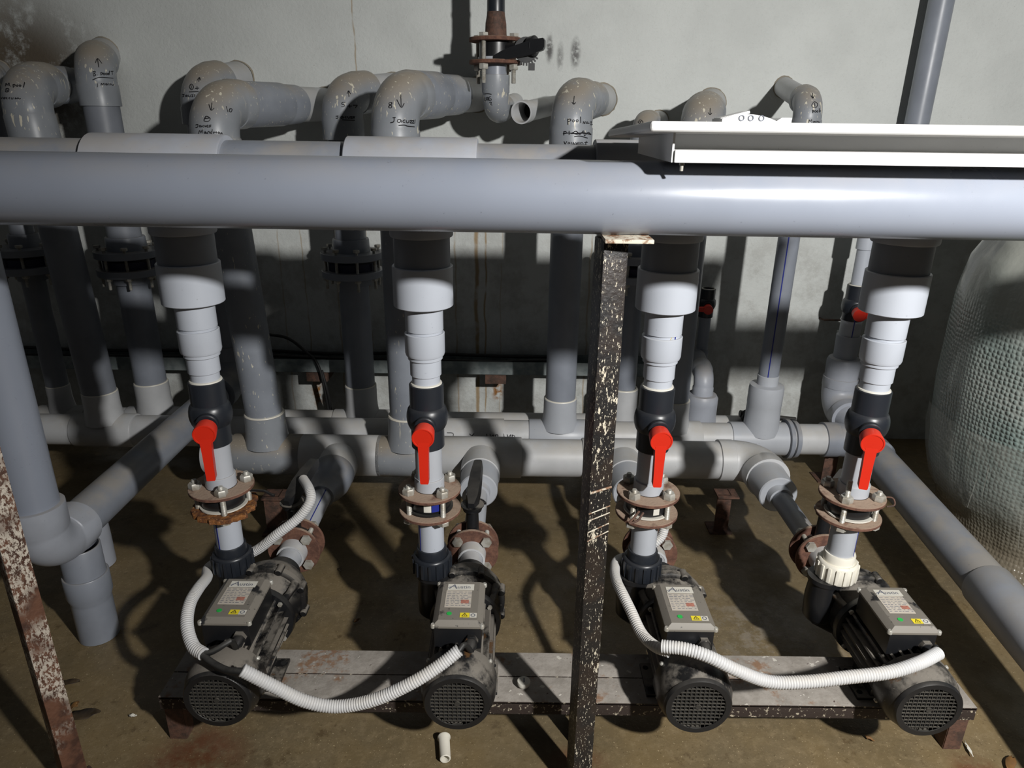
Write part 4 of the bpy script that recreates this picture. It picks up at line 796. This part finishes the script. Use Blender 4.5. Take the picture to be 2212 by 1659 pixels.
# ------------------------------------------------------------------ cable tray on the wall with cables and brackets
q0 = at(560, 775, 2.93).z; zt = at(1000, 781, 2.90).z; zb = at(1000, 808, 2.90).z
T = thing('cable_tray', 'galvanised cable tray running low along the wall behind the pipes', 'tray', (-.3, 2.95, zb))
mb = MB(); mb.box((-.85, 2.90, (zt+zb)/2), (3.1, .003, zt-zb)); mb.box((-.85, 2.955, zb+.0015), (3.1, .11, .003)); mb.box((-.85, 3.012, (zt+zb)/2), (3.1, .003, zt-zb)); mb.build('channel', 'galvanised', T, sharp=True)
for px in (690, 1071):
    q = at(px, 822, 2.93); MB().box((q.x, 2.955, zb-.022), (.092, .12, .042), bev=.002).build('bracket', 'rust_dark', T)
rnd = random.Random(4)
for k, lb_ in enumerate(('front black cable lying along the galvanised tray', 'rear black cable lying along the galvanised tray')):
    pts = [(-2.2+x_*.35, 2.93+.045*k+rnd.uniform(-.008, .008), zt-.004+.008*k+rnd.uniform(-.004, .012)) for x_ in range(8)]
    o = MB().sweep(resample(bez(pts, 8), .03), .0075, 8).build('cable', 'cable_black'); tag(single(o), lb_, 'cable', 'cables in the tray')
pts = [at(575, 722, 2.93), at(620, 730, 2.92), at(655, 755, 2.92), at(685, 785, 2.88), at(700, 835, 2.88), at(712, 905, 2.9)]
o = MB().sweep(resample(bez(pts, 10), .02), .0065, 10).build('cable', 'cable_black'); tag(single(o), 'black cable arching over the tray and hanging down the wall', 'cable')
pts = [at(695, 800, 2.88), at(708, 850, 2.88), at(718, 905, 2.92)]
o = MB().sweep(resample(bez(pts, 10), .02), .006, 10).build('cable', 'cable_black'); tag(single(o), 'second black cable hanging below the tray left of centre', 'cable')

# ------------------------------------------------------------------ white fixture lying across the headers
T = thing('light_fixture', 'white metal fixture housing lying across the pipes at right', 'light fixture', (.7, 1.25, 1.33))
zb0 = ZF+RF+.0005; x0 = at(1458, 330, 1.06).x; xe = 1.055
zl0 = at(1458, 325, 1.105).z
def sheet(pts, nm, mat, th): 
    MB().prism(pts, th).build(nm, mat, T, sharp=True)
YX = 1.06
MB().box(((x0+xe)/2, YX+.04, zb0+.009), (xe-x0, .080, .018), bev=.003).build('bottom_lip', 'white_metal', T)
MB().box(((x0+xe)/2+.001, (YX+.045+1.40)/2, zb0+.0275), (xe-x0-.004, 1.40-YX-.045, .027), bev=.001).build('housing', 'white_metal', T)
MB().box((x0-.002, (YX+.004+1.36)/2, zb0+.021), (.003, 1.36-YX-.004, .041)).build('end_plate', 'white_metal', T)
lz = at(1402, 282, YX-.04).z; la = at(1404, 282, YX-.04); lb = at(1313, 296, 1.40)
lz = max(lz, zb0+.050)
mb = MB(); P4 = [(la.x, YX-.04, lz), (xe+.025, YX-.04, lz), (xe+.025, 1.40, lz-.004), (lb.x, 1.40, lz-.016)]
tv, bv, rr = .0065, -.0075, .004
for p in P4: mb.v.append(Vector(p)+Vector((0, 0, bv)))
for p in P4: mb.v.append(Vector(p)+Vector((0, 0, tv)))
mb.f = [(3, 2, 1, 0), (4, 5, 6, 7)]+[(k, (k+1) % 4, 4+(k+1) % 4, 4+k) for k in range(4)]
lid = mb.build('cover_panel', 'white_metal', T, sharp=True); bmod = lid.modifiers.new('bevel', 'BEVEL'); bmod.width = .0045; bmod.segments = 3
q = at(1473, 352, 1.075); MB().lathe([(0, .004), (.004, .004), (.004, .0028), (.012, .0028)], (q.x, 1.075, zb0), (0, 0, -1), 12).build('screw', 'zinc', T)
MB().box((x0+.001, 1.104, zb0+.030), (.004, .0015, .014)).build('clip_slot', 'rust_dark', T)
# white plastic holder sitting on the panel
qa = at(1548, 268, 1.20); qb = at(1694, 268, 1.20); zt = lz+tv; 
T = thing('lamp_holder', 'white arched plastic holder lying on the white fixture', 'holder', ((qa.x+qb.x)/2, 1.2, zt-.003))
n = 14; mb = MB(); top = []
for k in range(n+1):
    t_ = k/n; x_ = qa.x+(qb.x-qa.x)*t_; hgt = .004+.0095*math.sin(math.pi*min(1, t_*1.25+.05))**.7 if t_ < .85 else .009
    top.append((x_, hgt))
pts = [(a_, 1.17, zt-.002+h_) for a_, h_ in top]+[(qb.x, 1.17, zt-.003), (qa.x, 1.17, zt-.003)]
mb.prism(pts, (0, .06, 0)).build('arched_body', 'white_metal', T)
for px in (1601, 1621, 1644):
    p = at(px, 262, 1.17); MB().lathe([(0, .0032), (0, .0044), (.001, .0044), (.001, .0032)], (p.x, 1.1695, zt+.006), (0, -1, 0), 20, closed=True).build('hole_ring', 'print_grey', T)
p = at(1590, 250, 1.19); MB().box((p.x-.004, 1.20, p.z), (.046, .04, .004), Matrix.Rotation(math.radians(-14), 3, 'Y'), .001).build('tab', 'white_metal', T)

# ------------------------------------------------------------------ wrapped vessel on the right
cx, cy = 1.84, 2.08
T = thing('wrapped_tank', 'round vessel wrapped in bubble wrap standing at the right edge', 'tank', (cx, cy, 0))
prof = [(.0, .375), (.04, .37), (.12, .338), (.18, .350), (.24, .375), (.30, .396), (.42, .416), (.59, .430), (.76, .432), (.88, .425), (1.0, .410), (1.07, .375), (1.14, .31), (1.19, .20), (1.21, .08)]
Z_ = []
for (a, r0), (b, r1) in zip(prof, prof[1:]):
    for k in range(4): t_ = k/4; Z_.append((a+(b-a)*t_, r0+(r1-r0)*t_))
Z_.append(prof[-1]); nz = mathutils.noise
def tw(a, i):
    z_ = Z_[i][0]; k = .015*nz.noise(Vector((math.cos(a)*2, math.sin(a)*2, z_*5)))+.012*nz.noise(Vector((math.cos(a)*7, math.sin(a)*7, z_*2+5)))
    fold = .02*max(0, (z_-.85)/.3)*math.sin(a*13+z_*6)
    return 1+k*1.4+fold
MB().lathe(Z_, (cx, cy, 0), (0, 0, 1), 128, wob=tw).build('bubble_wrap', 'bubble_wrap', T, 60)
zs = [(z_, r_+.010) for z_, r_ in Z_ if .24 <= z_ <= .52]
def tw2(a, i): return 1+.02*nz.noise(Vector((math.cos(a)*6, math.sin(a)*6, i*.35)))+(.02*nz.noise(Vector((a*9, 1, 2))) if i == 0 else 0)
MB().lathe(zs, (cx, cy, 0), (0, 0, 1), 110, caps=False, wob=tw2).build('film_skirt', 'film', T, 60)
for k in range(12):
    rnd = random.Random(k); da = rnd.uniform(-.012, .03); a = rnd.uniform(-2.9, -1.7); z1_ = rnd.uniform(.28, .50); pts = []
    for j in range(6):
        zz = z1_-.02*j; aa = a+da*j; pts.append((cx+.434*math.cos(aa), cy+.434*math.sin(aa), zz))
    MB().sweep(bez(pts, 3), .0009, 5).build('film_crease', 'film', T)
o = MB()
zz = [(z_, r_+.022) for z_, r_ in Z_ if .10 <= z_ <= .62]
a0, a1 = math.radians(-112), math.radians(-60); na = 26
for i, (z_, r_) in enumerate(zz):
    for k in range(na):
        a = a0+.10*math.sin(z_*17)+(a1-a0)*k/(na-1); rr = r_+.004*nz.noise(Vector((a*9, z_*12, 3))); o.v.append(Vector((cx+rr*math.cos(a), cy+rr*math.sin(a), z_)))
for i in range(len(zz)-1):
    for k in range(na-1): o.f.append((i*na+k, i*na+k+1, (i+1)*na+k+1, (i+1)*na+k))
fl = o.build('wrap_flap', 'bubble_wrap', T, 60); fl.modifiers.new('s', 'SOLIDIFY').thickness = .006

# ------------------------------------------------------------------ pipe supports of rusty angle
def stand(x, y, h, label, d=.05, rot=0):
    T = thing('pipe_stand', label, 'stand', (x, y, 0)); 
    R_ = Matrix.Rotation(rot, 3, 'Z')
    MB().box((x, y, h/2), (d, .006, h), R_, .001).box(Vector((x, y, h/2))+R_ @ Vector((d/2-.003, d/2, 0)), (.006, d, h), R_, .001).build('upright', 'rust_dark', T)
    MB().box(Vector((x, y, h-.003))+R_ @ Vector((.01, d/2-.01, 0)), (d*1.5, d*1.3, .006), R_, .001).build('bearing_plate', 'rust_dark', T)
    MB().box(Vector((x, y, .003))+R_ @ Vector((0, d/2, 0)), (d*1.6, d*1.6, .006), R_, .001).build('base_plate', 'rust_dark', T)
q = at(1560, 1160, z=0); stand(q.x, q.y+.03, .153, 'rusty angle stand under the suction manifold, right of the third riser')
q = at(590, 1165, z=0); stand(q.x, q.y+.03, .153, 'rusty angle stand in the dark under the suction manifold near the left flange', .055)
q = at(1795, 1050, z=0); stand(q.x, q.y+.04, .143, 'rusty stand under the middle manifold behind the far right flange', .055)

# ------------------------------------------------------------------ conduits and cables
def conduit(pts, r, label, pitch=.0056, ends=True):
    path = resample(bez(pts, 14), pitch/4); rs = [r*(.875 if k % 4 == 3 else 1.0) for k in range(len(path))]
    o = MB().sweep(path, rs, 18).build('corrugated_conduit', 'conduit_white', None, 60); return tag(single(o), label, 'conduit', 'white corrugated conduits')
def cable(pts, r, label):
    o = MB().sweep(resample(bez(pts, 10), .012), r, 12).build('cable', 'cable_black'); return tag(single(o), label, 'cable')
A = lambda *p: at(p[0], p[1], p[2])
conduit([A(992, 1404, 1.178), A(950, 1437, 1.16), A(890, 1475, 1.14), A(810, 1511, 1.13), A(730, 1526, 1.13), A(660, 1515, 1.125), A(590, 1482, 1.12), A(522, 1447, 1.115)], .0135, 'white corrugated conduit drooping between the two left pumps')
cable([Vector((XP[1]+.025, 1.216, .311)), A(1003, 1392, 1.195), A(993, 1404, 1.18), A(960, 1430, 1.163)], .0062, 'short black cable from the second pump into its conduit')
conduit([A(440, 1413, 1.17), A(417, 1395, 1.19), A(404, 1350, 1.235), A(410, 1305, 1.29), A(428, 1272, 1.36), A(446, 1248, 1.45), A(452, 1226, 1.525), A(488, 1207, 1.58), A(548, 1192, 1.60), A(600, 1153, 1.60), A(645, 1118, 1.62), A(670, 1083, 1.64), A(668, 1058, 1.68), A(655, 1035, 1.76)], .0135, 'white conduit wrapping around the far left pump and past its riser')
cable([Vector((XP[0]+.025, 1.216, .311)), A(498, 1385, 1.19), A(470, 1402, 1.175), A(447, 1412, 1.17), A(430, 1405, 1.18)], .0062, 'black cable from the far left pump box into the conduit')
cable([A(432, 1408, 1.175), A(452, 1428, 1.155), A(490, 1448, 1.125), A(525, 1451, 1.114), A(545, 1460, 1.115)], .0075, 'black cable running between the conduits over the far left pump')
conduit([A(2027, 1411, 1.18), A(1985, 1432, 1.15), A(1920, 1452, 1.135), A(1830, 1463, 1.13), A(1740, 1473, 1.125), A(1660, 1472, 1.125), A(1590, 1447, 1.125), A(1530, 1418, 1.135), A(1480, 1402, 1.15), A(1430, 1396, 1.165)], .0135, 'white corrugated conduit drooping between the two right pumps')
cable([Vector((XP[3]+.025, 1.216, .311)), A(2020, 1398, 1.20), A(2026, 1410, 1.182), A(2005, 1422, 1.167)], .0062, 'short black cable from the far right pump into its conduit')
conduit([A(1446, 1408, 1.18), A(1415, 1396, 1.20), A(1386, 1368, 1.25), A(1363, 1320, 1.31), A(1345, 1283, 1.36), A(1333, 1258, 1.41), A(1328, 1234, 1.475), A(1335, 1210, 1.545), A(1375, 1196, 1.59), A(1424, 1165, 1.605), A(1436, 1130, 1.62), A(1430, 1105, 1.66)], .0125, 'white conduit climbing beside the third pump to behind its riser')

# black lever of the valve hidden behind the big reducer, and an iron rod in the wall
T = thing('valve_lever', 'black lever poking out on both sides behind the tall reducer at right', 'lever', at(1660, 905, 2.70))
MB().sweep([at(1598, 893, 2.70), at(1650, 900, 2.70), at(1718, 906, 2.70)], [.014, .012, .010], 10).build('bar', 'black_plastic', T)
MB().lathe([(0, .026), (.03, .026)], at(1612, 897, 2.70), (0, -1, 0), 20).build('boss', 'black_plastic', T)
a = at(1770, 687, YW); b = at(1824, 692, 2.95); o = MB().sweep([(a.x, YW, a.z), (a.x+.01, 2.99, a.z), (b.x, 2.95, b.z)], .004, 8).build('iron_rod', 'rust_dark'); tag(single(o), 'thin rusty iron rod sticking out of the wall left of the far right valve', 'rod')
# ------------------------------------------------------------------ small things on the floor and frame
q = at(1131, 1480, z=.145); T = thing('screw_cap', 'small grey slotted cap lying on the base channel', 'cap', (q.x, q.y, .14))
MB().lathe([(0, .010), (.006, .0105), (.008, .0145), (.016, .0155), (.018, .0145)], (q.x, q.y, .1405), (0, .0, 1), 28).build('body', 'label_white', T)
MB().box((q.x+.001, q.y+.002, .1588), (.003, .012, .001)).build('slot', 'print_grey', T)
p = at(959, 1592, z=.014); p2 = at(962, 1640, z=.013); d = (p2-p)
o = MB().lathe([(0, .012), (0, .0155), (.004, .0155), (.008, .0130), (d.length-.001, .0125), (d.length, .0115), (d.length, .0095), (.01, .010)], p, d, 24, closed=True).build('plastic_plug', 'cream_plastic'); tag(single(o), 'cream plastic plug lying on the floor before the second pump', 'plug')
def leaf(px, py, L, w, rot, mat, label, seed):
    q = at(px, py, z=.004); rnd = random.Random(seed); mb = MB(); n = 7
    for i in range(n):
        t_ = i/(n-1); ww = w*math.sin(math.pi*(.08+.86*t_))*rnd.uniform(.7, 1.1)
        for s in (-1, 0, 1): mb.v.append(Vector((L*(t_-.5), s*ww, .003+.006*abs(s)*rnd.uniform(.2, 1)+.004*rnd.random())))
    for i in range(n-1):
        for s in (0, 1): mb.f.append((3*i+s, 3*i+s+1, 3*i+s+4, 3*i+s+3))
    R_ = Matrix.Rotation(rot, 3, 'Z'); mb.v = [R_ @ v+Vector((q.x, q.y, 0)) for v in mb.v]
    o = mb.build('leaf_litter', mat, None, 60); o.modifiers.new('s', 'SOLIDIFY').thickness = .001; tag(single(o), label, 'leaf')
leaf(182, 1545, .075, .022, .2, 'leaf_dark', 'torn dark leaf scrap on the floor at lower left', 1)
leaf(160, 1528, .03, .010, 1.2, 'leaf_brown', 'small orange brown leaf beside the torn dark scrap', 2)
leaf(145, 1478, .06, .012, .3, 'leaf_dark', 'curled dark leaf on the floor right of the rusty post', 3)
leaf(108, 1415, .03, .014, .5, 'leaf_dark', 'dark oval leaf close against the rusty post', 4)
leaf(772, 1342, .022, .005, .7, 'leaf_brown', 'narrow brown leaf on the floor between the two left pumps', 5)
leaf(735, 1232, .02, .006, 2.0, 'leaf_dark', 'curled dark leaf behind the far left pump', 6)
leaf(1878, 1597, .022, .006, 2.4, 'leaf_brown', 'little brown scrap on the floor before the far right pump', 7)
leaf(2182, 1650, .05, .014, .8, 'leaf_brown', 'brown leaf in the lower right corner', 8)
leaf(288, 1548, .018, .004, .1, 'label_white', 'white paper chip on the floor left of the base frame', 9)
leaf(2092, 1620, .045, .004, 1.4, 'label_white', 'curled white paper strip at the right leg of the base', 10)
